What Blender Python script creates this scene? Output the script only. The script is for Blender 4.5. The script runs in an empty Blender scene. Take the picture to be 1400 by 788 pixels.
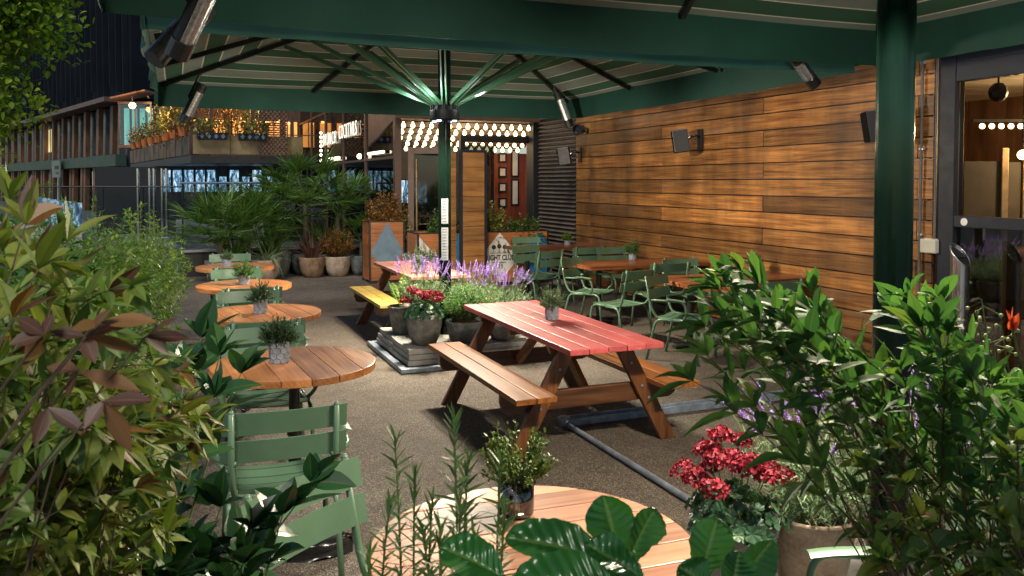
import bpy, math, random
import numpy as np
from mathutils import Vector, Matrix

random.seed(7)
RNG = np.random.default_rng(11)
S = bpy.context.scene
C = S.collection
R = math.radians
PI = math.pi

# ---------------------------------------------------------------- scene helpers
def tag(o, label=None, cat=None, group=None, kind=None):
    if label: o['label'] = label
    if cat: o['category'] = cat
    if group: o['group'] = group
    if kind: o['kind'] = kind
    return o

def thing(name, label, cat, loc=(0, 0, 0), rz=0.0, group=None):
    o = bpy.data.objects.new(name, None)
    C.objects.link(o)
    o.empty_display_size = 0.1
    o.location = loc
    o.rotation_euler = (0, 0, rz)
    return tag(o, label, cat, group, 'thing')

def children_of(o):
    return [c for c in C.objects if c.parent == o]

def dup(root, loc, rz=0.0, label=None, group=None, tree=None):
    """copy of a thing with its parts and sub-parts"""
    r = root.copy(); C.objects.link(r)
    r.location = loc; r.rotation_euler = (0, 0, rz)
    if label: r['label'] = label
    if group: r['group'] = group
    for ch in list(root.children):
        c = ch.copy(); C.objects.link(c); c.parent = r
        for g in list(ch.children):
            d = g.copy(); C.objects.link(d); d.parent = c
    return r

# ---------------------------------------------------------------- mesh builder
class MB:
    def __init__(self):
        self.V = []; self.F = []; self.A = []; self.n = 0
    def add(self, verts, faces, col=None):
        verts = np.asarray(verts, dtype=float).reshape(-1, 3)
        k = len(verts)
        if col is None:
            col = np.tile([random.random(), 0, 0], (k, 1))
        else:
            col = np.asarray(col, dtype=float)
            if col.ndim == 1: col = np.tile(col, (k, 1))
        self.V.append(verts); self.A.append(col)
        b = self.n
        self.F.extend([tuple(b + i for i in f) for f in faces])
        self.n += k
        return self
    def box(self, c, s, rz=0.0, M=None, col=None):
        x, y, z = s[0] / 2, s[1] / 2, s[2] / 2
        v = np.array([(-x,-y,-z),(x,-y,-z),(x,y,-z),(-x,y,-z),(-x,-y,z),(x,-y,z),(x,y,z),(-x,y,z)])
        if M is not None:
            v = v @ np.array(M.to_3x3()).T
        elif rz:
            ca, sa = math.cos(rz), math.sin(rz)
            v = np.stack([v[:,0]*ca - v[:,1]*sa, v[:,0]*sa + v[:,1]*ca, v[:,2]], 1)
        v = v + np.array(c)
        return self.add(v, [(0,3,2,1),(4,5,6,7),(0,1,5,4),(1,2,6,5),(2,3,7,6),(3,0,4,7)], col)
    def bb(self, x0, x1, y0, y1, z0, z1, col=None):
        return self.box(((x0+x1)/2,(y0+y1)/2,(z0+z1)/2), (abs(x1-x0),abs(y1-y0),abs(z1-z0)), col=col)
    def beam(self, p, q, w, h, up=(0,0,1), col=None):
        """box from p to q, w across, h along up"""
        p, q = Vector(p), Vector(q)
        d = q - p; L = d.length; d.normalize()
        u = Vector(up); s = d.cross(u)
        if s.length < 1e-5: s = d.cross(Vector((1,0,0)))
        s.normalize(); u = s.cross(d)
        M = Matrix((s, d, u)).transposed()
        return self.box((p+q)/2, (w, L, h), M=M, col=col)
    def prism(self, poly, y0, y1, axis='y', col=None):
        """extrude a 2-D outline; axis y: outline is (x, z), axis z: (x, y), axis x: (y, z)"""
        n = len(poly)
        def P(a, b, t):
            return {'y': (a, t, b), 'z': (a, b, t), 'x': (t, a, b)}[axis]
        v = [P(a, b, y0) for a, b in poly] + [P(a, b, y1) for a, b in poly]
        f = [tuple(range(n))[::-1], tuple(range(n, 2*n))]
        f += [(i, (i+1) % n, n + (i+1) % n, n + i) for i in range(n)]
        return self.add(v, f, col)
    def tube(self, pts, r, n=8, caps=True, col=None):
        pts = [Vector(p) for p in pts]
        rs = r if hasattr(r, '__len__') else [r]*len(pts)
        t0 = (pts[1]-pts[0]).normalized()
        ref = Vector((0,0,1)) if abs(t0.z) < .9 else Vector((1,0,0))
        u = t0.cross(ref).normalized()
        V = []; F = []
        for i, p in enumerate(pts):
            t = (pts[min(i+1, len(pts)-1)] - pts[max(i-1, 0)]).normalized()
            u = (u - t*u.dot(t)).normalized()
            w = t.cross(u)
            for k in range(n):
                a = 2*PI*k/n
                V.append(p + (u*math.cos(a) + w*math.sin(a))*rs[i])
        for i in range(len(pts)-1):
            for k in range(n):
                a, b = i*n+k, i*n+(k+1) % n
                F.append((a, b, b+n, a+n))
        if caps:
            F.append(tuple(range(n))[::-1]); m = (len(pts)-1)*n
            F.append(tuple(range(m, m+n)))
        return self.add([tuple(v) for v in V], F, col)
    def lathe(self, prof, n=24, c=(0,0,0), col=None, jit=0.0):
        V = []; F = []
        for r, z in prof:
            for k in range(n):
                a = 2*PI*k/n
                j = 1 + (random.uniform(-jit, jit) if jit else 0)
                V.append((c[0]+r*j*math.cos(a), c[1]+r*j*math.sin(a), c[2]+z))
        for i in range(len(prof)-1):
            for k in range(n):
                a, b = i*n+k, i*n+(k+1) % n
                F.append((a, b, b+n, a+n))
        if prof[0][0] > 1e-4: F.append(tuple(range(n))[::-1])
        m = (len(prof)-1)*n
        if prof[-1][0] > 1e-4: F.append(tuple(range(m, m+n)))
        return self.add(V, F, col)
    def ball(self, c, r, n=10, m=6, sc=(1,1,1), col=None):
        V = [(c[0], c[1], c[2]-r*sc[2])]
        for i in range(1, m):
            t = PI*i/m - PI/2
            for k in range(n):
                a = 2*PI*k/n
                V.append((c[0]+r*sc[0]*math.cos(t)*math.cos(a), c[1]+r*sc[1]*math.cos(t)*math.sin(a), c[2]+r*sc[2]*math.sin(t)))
        V.append((c[0], c[1], c[2]+r*sc[2]))
        F = []
        for k in range(n): F.append((0, 1+(k+1) % n, 1+k))
        for i in range(m-2):
            for k in range(n):
                a, b = 1+i*n+k, 1+i*n+(k+1) % n
                F.append((a, b, b+n, a+n))
        t = 1+(m-1)*n; b0 = 1+(m-2)*n
        for k in range(n): F.append((t, b0+k, b0+(k+1) % n))
        return self.add(V, F, col)
    def grid(self, fn, nu, nv, col=None, closed_u=False):
        V = [fn(i/nu, j/nv) for j in range(nv+1) for i in range(nu+1)]
        F = []
        for j in range(nv):
            for i in range(nu):
                a = j*(nu+1)+i
                F.append((a, a+1, a+nu+2, a+nu+1))
        return self.add(V, F, col)
    def leaves(self, P, Dr, L, W, up=None, prof=None, droop=0.15, fold=0.25, rnd=None, seg=4):
        """many leaves at once; P, Dr: (N,3), L, W: (N,)"""
        P = np.asarray(P, float).reshape(-1, 3); N = len(P)
        if N == 0: return self
        Dr = np.asarray(Dr, float).reshape(-1, 3)
        Dr = Dr/np.maximum(np.linalg.norm(Dr, axis=1, keepdims=True), 1e-6)
        L = np.broadcast_to(np.asarray(L, float), (N,)); W = np.broadcast_to(np.asarray(W, float), (N,))
        droop = np.broadcast_to(np.asarray(droop, float), (N,))
        if up is None:
            up = np.array([0, 0, 1.0]) + RNG.normal(0, .35, (N, 3))
        Sd = np.cross(Dr, up); Sd /= np.maximum(np.linalg.norm(Sd, axis=1, keepdims=True), 1e-6)
        Up = np.cross(Sd, Dr)
        if prof is None: prof = [0.12, .8, 1.0, .7, 0.02]
        k = len(prof)
        t = np.linspace(0, 1, k)
        pr = np.array(prof)
        if rnd is None: rnd = RNG.random(N)
        verts = np.zeros((N, k, 3, 3)); cols = np.zeros((N, k, 3, 3))
        for i in range(k):
            cen = P + Dr*(L*t[i])[:, None] - Up*(0)[...] if False else P + Dr*(L*t[i]*(1-.15*droop*t[i]))[:, None]
            cen = cen + np.array([0, 0, -1.0])*(droop*L*t[i]**2)[:, None]
            for j, a in enumerate((-1, 0, 1)):
                w = (W*pr[i]*.5)[:, None]
                verts[:, i, j] = cen + Sd*w*a + Up*w*abs(a)*fold
                cols[:, i, j, 0] = rnd; cols[:, i, j, 1] = abs(a)*1.0; cols[:, i, j, 2] = t[i]
        base = (np.arange(N)*k*3)[:, None]
        tf = []
        for i in range(k-1):
            for j in range(2):
                a = i*3+j
                tf.append((a, a+1, a+4, a+3))
        tf = np.array(tf)
        F = (base[:, :, None] + tf[None]).reshape(-1, 4) + self.n
        self.V.append(verts.reshape(-1, 3)); self.A.append(cols.reshape(-1, 3))
        self.F.extend(map(tuple, F.tolist())); self.n += N*k*3
        return self
    def build(self, name, mat, parent=None, smooth=False, bevel=0.0, angle=40, loc=None, solid=0.0):
        me = bpy.data.meshes.new(name)
        V = np.concatenate(self.V) if self.V else np.zeros((0, 3))
        me.from_pydata(V.tolist(), [], self.F)
        A = np.concatenate(self.A) if self.A else np.zeros((0, 3))
        at = me.attributes.new('rnd', 'FLOAT_VECTOR', 'POINT')
        at.data.foreach_set('vector', A.astype(np.float32).ravel())
        me.materials.append(mat)
        if smooth:
            me.polygons.foreach_set('use_smooth', [True]*len(me.polygons))
        me.update()
        o = bpy.data.objects.new(name, me)
        C.objects.link(o)
        if parent is not None: o.parent = parent
        if loc: o.location = loc
        if solid:
            m = o.modifiers.new('solid', 'SOLIDIFY'); m.thickness = solid; m.offset = 0
            if smooth:
                m = o.modifiers.new('crisp', 'EDGE_SPLIT'); m.split_angle = R(40)
        if bevel:
            m = o.modifiers.new('bevel', 'BEVEL'); m.width = bevel; m.segments = 2
            m.limit_method = 'ANGLE'; m.angle_limit = R(angle)
            m.harden_normals = False
        return o

def fillet(pts, r=.05, n=5):
    pts = [Vector(p) for p in pts]
    out = [pts[0]]
    for i in range(1, len(pts)-1):
        a, b, c = pts[i-1], pts[i], pts[i+1]
        d1, d2 = (a-b), (c-b)
        k = min(r, d1.length*.49, d2.length*.49)
        p, q = b + d1.normalized()*k, b + d2.normalized()*k
        for j in range(n+1):
            t = j/n
            out.append(p*(1-t)**2 + b*2*t*(1-t) + q*t*t)
    out.append(pts[-1])
    return out

# ---------------------------------------------------------------- materials
def new_mat(name):
    m = bpy.data.materials.new(name); m.use_nodes = True
    nt = m.node_tree
    b = nt.nodes['Principled BSDF']
    return m, nt, b

def N(nt, typ, **kw):
    n = nt.nodes.new(typ)
    for k, v in kw.items(): setattr(n, k, v)
    return n

def ramp(nt, fac, stops):
    n = N(nt, 'ShaderNodeValToRGB')
    e = n.color_ramp.elements
    while len(e) < len(stops): e.new(0.5)
    for i, (p, c) in enumerate(stops):
        e[i].position = p; e[i].color = (*c, 1)
    nt.links.new(fac, n.inputs[0])
    return n.outputs[0]

def attr(nt):
    a = N(nt, 'ShaderNodeAttribute', attribute_name='rnd')
    s = N(nt, 'ShaderNodeSeparateXYZ')
    nt.links.new(a.outputs['Vector'], s.inputs[0])
    return s.outputs

def math_(nt, op, a, b=None, clamp=False):
    n = N(nt, 'ShaderNodeMath', operation=op, use_clamp=clamp)
    for i, v in enumerate((a, b)):
        if v is None: continue
        if isinstance(v, (int, float)): n.inputs[i].default_value = v
        else: nt.links.new(v, n.inputs[i])
    return n.outputs[0]

def mixc(nt, fac, a, b, mode='MIX'):
    n = N(nt, 'ShaderNodeMix', data_type='RGBA', blend_type=mode)
    for sock, v in ((n.inputs[0], fac), (n.inputs[6], a), (n.inputs[7], b)):
        if isinstance(v, (int, float)): sock.default_value = v
        elif isinstance(v, tuple): sock.default_value = (*v, 1)
        else: nt.links.new(v, sock)
    return n.outputs[2]

def noise(nt, vec=None, scale=5, detail=4, rough=.55, dist=0.0):
    n = N(nt, 'ShaderNodeTexNoise')
    n.inputs['Scale'].default_value = scale; n.inputs['Detail'].default_value = detail
    n.inputs['Roughness'].default_value = rough; n.inputs['Distortion'].default_value = dist
    if vec is not None: nt.links.new(vec, n.inputs['Vector'])
    return n.outputs['Fac']

def coords(nt, scale=(1,1,1), offset_rnd=None):
    t = N(nt, 'ShaderNodeTexCoord')
    m = N(nt, 'ShaderNodeMapping')
    m.inputs['Scale'].default_value = scale
    nt.links.new(t.outputs['Object'], m.inputs['Vector'])
    out = m.outputs[0]
    if offset_rnd is not None:
        c = N(nt, 'ShaderNodeCombineXYZ')
        k = math_(nt, 'MULTIPLY', offset_rnd, 37.0)
        for i in range(3): nt.links.new(k, c.inputs[i])
        v = N(nt, 'ShaderNodeVectorMath', operation='ADD')
        nt.links.new(out, v.inputs[0]); nt.links.new(c.outputs[0], v.inputs[1])
        out = v.outputs[0]
    return out

def bump(nt, b, h, strength=.3, dist=.01):
    n = N(nt, 'ShaderNodeBump')
    n.inputs['Strength'].default_value = strength; n.inputs['Distance'].default_value = dist
    nt.links.new(h, n.inputs['Height']); nt.links.new(n.outputs[0], b.inputs['Normal'])

def paint(name, col, rough=.4, metal=0.0, var=.12, scale=6, bumps=0.0, coat=0.0, spec=.5):
    """painted, slightly mottled surface"""
    m, nt, b = new_mat(name)
    v = coords(nt)
    f = noise(nt, v, scale, 5)
    c2 = tuple(max(0, x*(1-var*2)) for x in col); c1 = tuple(min(1, x*(1+var)) for x in col)
    nt.links.new(ramp(nt, f, [(.3, c2), (.7, c1)]), b.inputs['Base Color'])
    r = math_(nt, 'ADD', math_(nt, 'MULTIPLY', noise(nt, v, scale*2.3, 4), .25), rough-.12)
    nt.links.new(r, b.inputs['Roughness'])
    b.inputs['Metallic'].default_value = metal
    b.inputs['Specular IOR Level'].default_value = spec
    if coat: b.inputs['Coat Weight'].default_value = coat; b.inputs['Coat Roughness'].default_value = .15
    if bumps: bump(nt, b, noise(nt, v, scale*12, 4), bumps, .004)
    return m

def wood(name, stops, axis='y', rough=.45, grain=16, var=.35, coat=0.0, worn=None, spec=.5, knots=True, weather=False):
    """grain runs along axis in object space; per-piece tone from the rnd attribute"""
    m, nt, b = new_mat(name)
    at = attr(nt)
    sc = {'x': (.9, grain, grain), 'y': (grain, .9, grain), 'z': (grain, grain, .9)}[axis]
    v = coords(nt, sc, at[0])
    g1 = noise(nt, v, 1.5, 6, .6, .25)
    # growth rings: lines along the grain, bowed into cathedral figures by a slow noise
    sp = N(nt, 'ShaderNodeSeparateXYZ'); nt.links.new(coords(nt, (1, 1, 1), at[0]), sp.inputs[0])
    ia, ib = {'x': (1, 2), 'y': (0, 2), 'z': (0, 1)}[axis]
    acr = math_(nt, 'ADD', sp.outputs[ia], sp.outputs[ib])
    slow = noise(nt, coords(nt, tuple(.55 if q == .9 else 3.2 for q in sc), at[0]), 1.0, 2, .45)
    ring = math_(nt, 'SINE', math_(nt, 'ADD', math_(nt, 'MULTIPLY', acr, 210.0), math_(nt, 'MULTIPLY', slow, 52.0 if knots else 18.0)))
    rk = math_(nt, 'ADD', math_(nt, 'MULTIPLY', ring, .5), .5)
    f = math_(nt, 'ADD', math_(nt, 'MULTIPLY', g1, .9), math_(nt, 'MULTIPLY', rk, .075))
    col = ramp(nt, f, stops)
    tone = ramp(nt, at[0], [(0, (1-var,)*3), (.5, (1,)*3), (1, (1+var*.7, 1+var*.6, 1+var*.5))])
    col = mixc(nt, 1.0, col, tone, 'MULTIPLY')
    blot = noise(nt, coords(nt), 1.7, 4)
    col = mixc(nt, 1.0, col, ramp(nt, blot, [(.3, (.66, .64, .62)), (.65, (1.08,)*3)]), 'MULTIPLY')
    if weather:      # rain streaks and faded patches that run across the boards
        wz = noise(nt, coords(nt, (1.6, 1.6, .35)), 1.5, 5, .6)
        col = mixc(nt, 1.0, col, ramp(nt, wz, [(.33, (.55, .56, .6)), (.5, (.95, .93, .92)), (.68, (1.3, 1.22, 1.12))]), 'MULTIPLY')
        fd = noise(nt, coords(nt, (1, .5, 2.5), at[0]), 1.1, 3)
        col = mixc(nt, ramp(nt, fd, [(.55, (0,)*3), (.7, (.4,)*3)]), col, (.15, .1, .07))
    if worn:
        wn = noise(nt, coords(nt), 7, 6, .7)
        col = mixc(nt, ramp(nt, wn, [(.56, (0,)*3), (.72, (.55,)*3)]), col, worn)
    nt.links.new(col, b.inputs['Base Color'])
    nt.links.new(math_(nt, 'ADD', math_(nt, 'MULTIPLY', g1, .35), rough-.18), b.inputs['Roughness'])
    b.inputs['Specular IOR Level'].default_value = spec
    if coat:
        b.inputs['Coat Weight'].default_value = coat; b.inputs['Coat Roughness'].default_value = .18
    bump(nt, b, f, .28, .004)
    return m

def leafmat(name, stops, rough=.38, trans=.25, edge=None, mid=None, vein=None, spec=.5):
    """per-leaf colour from rnd.x; across/along the blade in y/z"""
    m, nt, b = new_mat(name)
    at = attr(nt)
    n = noise(nt, coords(nt), 9, 3)
    f = math_(nt, 'ADD', math_(nt, 'MULTIPLY', at[0], .85), math_(nt, 'MULTIPLY', n, .15))
    col = ramp(nt, f, stops)
    if mid: col = mixc(nt, ramp(nt, at[1], [(0, (1,)*3), (.14, (0,)*3)]), col, mid)
    if edge: col = mixc(nt, ramp(nt, at[1], [(.55, (0,)*3), (.8, (1,)*3)]), col, edge)
    nt.links.new(col, b.inputs['Base Color'])
    b.inputs['Roughness'].default_value = rough; b.inputs['Specular IOR Level'].default_value = spec
    if vein:
        k = math_(nt, 'SUBTRACT', math_(nt, 'MULTIPLY', at[2], 60.0), math_(nt, 'MULTIPLY', at[1], 9.0))
        bump(nt, b, math_(nt, 'SINE', k), vein, .006)
    t = N(nt, 'ShaderNodeBsdfTranslucent')
    nt.links.new(mixc(nt, .5, col, (.5, .62, .12), 'OVERLAY'), t.inputs['Color'])
    mx = N(nt, 'ShaderNodeMixShader'); mx.inputs[0].default_value = trans
    nt.links.new(b.outputs[0], mx.inputs[1]); nt.links.new(t.outputs[0], mx.inputs[2])
    nt.links.new(mx.outputs[0], nt.nodes['Material Output'].inputs[0])
    return m

def glow(name, col, s):
    m, nt, b = new_mat(name)
    b.inputs['Base Color'].default_value = (*[min(1, c) for c in col], 1)
    b.inputs['Emission Color'].default_value = (*col, 1)
    b.inputs['Emission Strength'].default_value = s
    return m

def glassmat(name, tint=(.8, .9, .88), refl=.12, rough=.02):
    m, nt, b = new_mat(name)
    t = N(nt, 'ShaderNodeBsdfTransparent'); t.inputs[0].default_value = (*tint, 1)
    g = N(nt, 'ShaderNodeBsdfGlossy'); g.inputs['Roughness'].default_value = rough
    fr = N(nt, 'ShaderNodeFresnel'); fr.inputs[0].default_value = 1.5
    k = math_(nt, 'ADD', fr.outputs[0], refl, True)
    mx = N(nt, 'ShaderNodeMixShader')
    nt.links.new(k, mx.inputs[0]); nt.links.new(t.outputs[0], mx.inputs[1]); nt.links.new(g.outputs[0], mx.inputs[2])
    nt.links.new(mx.outputs[0], nt.nodes['Material Output'].inputs[0])
    nt.nodes.remove(b)
    return m

def stone(name, stops, scale=9, rough=.85, bstr=.6):
    m, nt, b = new_mat(name)
    v = coords(nt)
    a = noise(nt, v, scale, 7, .68, .4); c = noise(nt, v, scale*7, 5, .6)
    f = math_(nt, 'ADD', math_(nt, 'MULTIPLY', a, .75), math_(nt, 'MULTIPLY', c, .25))
    nt.links.new(ramp(nt, f, stops), b.inputs['Base Color'])
    b.inputs['Roughness'].default_value = rough
    bump(nt, b, f, bstr, .02)
    return m

M = {}
M['wall_board'] = wood('cedar_boards', [(.24, (.05, .02, .006)), (.40, (.14, .058, .015)), (.54, (.225, .102, .028)), (.74, (.33, .165, .05))], 'y', .5, 20, .66, spec=.3, weather=True)
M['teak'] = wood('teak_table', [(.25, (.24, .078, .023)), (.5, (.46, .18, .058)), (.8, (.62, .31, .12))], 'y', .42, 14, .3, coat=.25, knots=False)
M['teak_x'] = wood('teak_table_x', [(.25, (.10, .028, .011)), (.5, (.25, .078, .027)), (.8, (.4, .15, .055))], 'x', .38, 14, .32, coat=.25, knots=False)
M['teak_pale'] = wood('teak_pale_weathered', [(.25, (.26, .11, .065)), (.5, (.42, .205, .125)), (.8, (.56, .33, .21))], 'y', .5, 12, .6, coat=.15, knots=False)
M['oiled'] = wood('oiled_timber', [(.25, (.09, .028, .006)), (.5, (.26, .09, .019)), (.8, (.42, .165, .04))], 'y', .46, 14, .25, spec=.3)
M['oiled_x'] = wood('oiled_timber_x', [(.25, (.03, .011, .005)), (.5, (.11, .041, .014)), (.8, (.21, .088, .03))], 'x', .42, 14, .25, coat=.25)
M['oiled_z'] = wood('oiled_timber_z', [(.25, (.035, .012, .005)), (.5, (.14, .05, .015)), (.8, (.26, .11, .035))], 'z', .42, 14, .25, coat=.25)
M['red_paint'] = wood('red_stained_top', [(.2, (.34, .05, .055)), (.5, (.5, .085, .085)), (.8, (.58, .14, .13))], 'y', .5, 16, .24, worn=(.56, .3, .26), coat=.12, knots=False)
M['pink_paint'] = wood('worn_pink_top', [(.2, (.4, .15, .12)), (.5, (.52, .24, .2)), (.8, (.58, .33, .27))], 'y', .5, 16, .2, worn=(.6, .46, .36), knots=False)
M['yellow_paint'] = wood('yellow_stained_seat', [(.2, (.3, .2, .05)), (.5, (.46, .33, .08)), (.8, (.55, .42, .12))], 'y', .42, 16, .14, coat=.2, knots=False)
M['panel_wood'] = wood('pine_screen', [(.2, (.09, .034, .009)), (.5, (.24, .105, .024)), (.8, (.36, .175, .05))], 'x', .5, 9, .3)
M['planter_wood'] = wood('planter_boards', [(.2, (.15, .045, .014)), (.5, (.34, .115, .032)), (.8, (.46, .19, .06))], 'x', .5, 10, .22)
M['deck'] = wood('grey_weathered_boards', [(.2, (.12, .1, .085)), (.5, (.26, .235, .2)), (.8, (.4, .37, .32))], 'y', .6, 14, .22, knots=False)
M['chair'] = paint('sage_green_metal', (.082, .158, .094), .42, 0, .08, 5, coat=.12)
M['chair_dk'] = M['chair']
M['pole'] = paint('dark_green_gloss', (.002, .009, .006), .1, .0, .2, 3, spec=.3)
M['black'] = paint('black_metal', (.007, .007, .008), .45, 0, .2, 8)
M['black_gloss'] = paint('black_gloss', (.01, .01, .011), .22, 0, .2, 8, coat=.4)
M['steel'] = paint('galvanised_steel', (.3, .36, .44), .45, .5, .2, 14)
M['chrome'] = paint('chrome', (.7, .71, .73), .16, 1, .08, 5)
M['grille'] = paint('heater_reflector', (.5, .5, .47), .35, .9, .25, 30)
M['frame_grey'] = paint('grey_door_frame', (.014, .016, .023), .5, 0, .12, 4, spec=.2)
M['strut'] = paint('green_strut', (.1, .26, .15), .35, 0, .08, 3, coat=.2)
M['rib'] = paint('dark_rib', (.012, .02, .018), .5, 0, .15, 4)
M['brown_frame'] = paint('brown_door_frame', (.09, .045, .028), .45, 0, .15, 4)
M['bronze'] = paint('brass_handle', (.62, .42, .22), .3, .9, .08, 4)
M['white'] = paint('white_plastic', (.62, .62, .58), .5, 0, .06, 6)
M['beige'] = paint('beige_plastic', (.42, .4, .33), .5, 0, .08, 6)
M['concrete'] = stone('pale_concrete', [(.3, (.2, .2, .19)), (.6, (.36, .35, .33)), (.8, (.46, .45, .42))], 6, .85, .25)
M['conc_pot'] = stone('small_grey_pot', [(.3, (.14, .16, .19)), (.6, (.27, .3, .35)), (.8, (.4, .43, .48))], 20, .8, .15)
M['pot_dark'] = stone('dark_stone_pot', [(.3, (.025, .03, .028)), (.5, (.09, .1, .095)), (.66, (.17, .18, .165)), (.8, (.3, .3, .27))], 13)
M['pot_grey'] = stone('grey_stone_pot', [(.3, (.05, .05, .047)), (.5, (.15, .145, .13)), (.7, (.27, .26, .235)), (.85, (.4, .39, .35))], 13)
M['pot_pale'] = stone('pale_worn_pot', [(.3, (.12, .085, .06)), (.5, (.3, .23, .17)), (.7, (.42, .34, .26)), (.85, (.5, .43, .35))], 8)
M['pot_brown'] = stone('brown_worn_pot', [(.3, (.06, .035, .02)), (.5, (.17, .105, .06)), (.7, (.27, .19, .12)), (.85, (.38, .3, .2))], 8)
M['pot_blue'] = stone('teal_glazed_pot', [(.3, (.03, .06, .065)), (.5, (.11, .18, .19)), (.7, (.22, .31, .31)), (.85, (.38, .44, .42))], 10, .5)
M['soil'] = stone('bark_soil', [(.3, (.02, .011, .007)), (.55, (.075, .036, .02)), (.8, (.15, .08, .045))], 40, .95, 1.0)
M['stem'] = paint('brown_stem', (.07, .045, .025), .7, 0, .3, 20)
M['stem_green'] = paint('green_stem', (.1, .16, .035), .6, 0, .3, 20)
M['stem_red'] = paint('reddish_stem', (.11, .055, .03), .6, 0, .3, 20)
M['bark'] = stone('tree_bark', [(.3, (.03, .024, .018)), (.6, (.1, .08, .06)), (.8, (.17, .15, .12))], 14)

G = lambda *a: a
M['lf_nandina'] = leafmat('nandina_leaf', [(.0, (.055, .016, .014)), (.09, (.09, .03, .018)), (.15, (.17, .065, .015)), (.23, (.11, .1, .018)), (.32, (.2, .24, .032)), (.6, (.1, .18, .03)), (1, (.04, .1, .03))], .5, .3, mid=(.14, .14, .03))
M['lf_red'] = leafmat('bronze_red_leaf', [(.0, (.05, .022, .018)), (.4, (.09, .038, .022)), (.7, (.15, .07, .022)), (.85, (.2, .1, .02)), (1, (.36, .1, .015))], .48, .25, mid=(.16, .08, .04))
M['lf_holly'] = leafmat('dark_glossy_leaf', [(0, (.01, .038, .015)), (.6, (.02, .07, .024)), (1, (.05, .12, .03))], .3, .16, mid=(.06, .1, .035), spec=.35)
M['lf_green'] = leafmat('fresh_leaf', [(0, (.028, .085, .03)), (.5, (.06, .16, .045)), (.85, (.12, .24, .05)), (1, (.24, .3, .05))], .55, .38, spec=.3, mid=(.09, .14, .04))
M['lf_fresh'] = leafmat('bright_leaf', [(0, (.045, .11, .02)), (.6, (.11, .2, .025)), (1, (.24, .3, .045))], .4, .35)
M['lf_grey'] = leafmat('grey_green_leaf', [(0, (.05, .1, .055)), (.6, (.12, .19, .1)), (1, (.2, .27, .14))], .5, .25)
M['lf_var'] = leafmat('variegated_leaf', [(0, (.03, .07, .03)), (.6, (.06, .12, .05)), (1, (.1, .17, .07))], .4, .25, edge=(.42, .46, .3))
M['lf_gold'] = leafmat('golden_leaf', [(0, (.06, .09, .02)), (.4, (.18, .19, .035)), (.8, (.34, .29, .07)), (1, (.42, .38, .15))], .45, .3)
M['lf_dark'] = leafmat('dark_needle', [(0, (.012, .035, .018)), (.6, (.03, .075, .036)), (1, (.065, .12, .055))], .45, .2)
M['lf_rose'] = leafmat('rosemary_needle', [(0, (.03, .075, .028)), (.6, (.065, .135, .045)), (1, (.12, .2, .06))], .42, .25)
M['lf_palm'] = leafmat('palm_blade', [(0, (.04, .095, .018)), (.6, (.085, .18, .03)), (.9, (.15, .24, .04)), (1, (.26, .25, .06))], .42, .28)
M['lf_bronze'] = leafmat('bronze_sword_leaf', [(0, (.05, .022, .014)), (.6, (.13, .06, .035)), (1, (.23, .13, .07))], .45, .25)
M['lf_box'] = leafmat('box_leaf', [(0, (.03, .07, .015)), (.6, (.075, .135, .022)), (1, (.16, .2, .035))], .4, .3)
M['lf_orange'] = leafmat('autumn_leaf', [(0, (.09, .06, .018)), (.5, (.22, .11, .025)), (1, (.34, .13, .03))], .5, .3)
M['lf_tree'] = leafmat('plane_tree_leaf', [(0, (.08, .17, .012)), (.5, (.2, .33, .02)), (1, (.36, .42, .03))], .42, .42)
M['lf_fatsia'] = leafmat('large_glossy_leaf', [(0, (.018, .09, .025)), (.6, (.035, .15, .03)), (1, (.08, .24, .035))], .2, .22, mid=(.13, .24, .06))
M['petal_red'] = leafmat('red_petal', [(0, (.09, .002, .009)), (.6, (.23, .005, .022)), (1, (.4, .03, .06))], .6, .22)
M['petal_purple'] = leafmat('lavender_petal', [(0, (.17, .08, .38)), (.6, (.33, .2, .6)), (1, (.5, .38, .74))], .55, .3)
M['petal_orange'] = leafmat('orange_red_petal', [(0, (.5, .04, .02)), (1, (.7, .12, .05))], .5, .3)
M['berry'] = leafmat('pale_bud', [(0, (.2, .26, .1)), (1, (.42, .45, .24))], .5, .1)
# ---------------------------------------------------------------- camera, world, lights
cam_d = bpy.data.cameras.new('camera'); cam = bpy.data.objects.new('camera', cam_d); C.objects.link(cam)
PITCH = 2.0
cam.location = (0, 0, 1.8)
cam.rotation_euler = (R(90-PITCH), 0, R(-22.15))
cam_d.sensor_width = 36; cam_d.lens = 1130/1400*36
cam_d.shift_y = -((394-248) - 1130*math.tan(R(PITCH)))/1400
cam_d.clip_start = .02; cam_d.clip_end = 500
cam_d.dof.use_dof = True; cam_d.dof.focus_distance = 6.0; cam_d.dof.aperture_fstop = 14
S.camera = cam
S.view_settings.view_transform = 'Standard'; S.view_settings.look = 'None'
S.view_settings.gamma = 1; S.view_settings.exposure = .14
S.view_settings.use_curve_mapping = False
S.render.engine = 'CYCLES'
S.cycles.max_bounces = 7; S.cycles.diffuse_bounces = 3; S.cycles.glossy_bounces = 3
S.cycles.transmission_bounces = 4; S.cycles.transparent_max_bounces = 10
S.cycles.sample_clamp_indirect = 4; S.cycles.use_denoising = True
S.cycles.caustics_reflective = False; S.cycles.caustics_refractive = False

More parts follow.
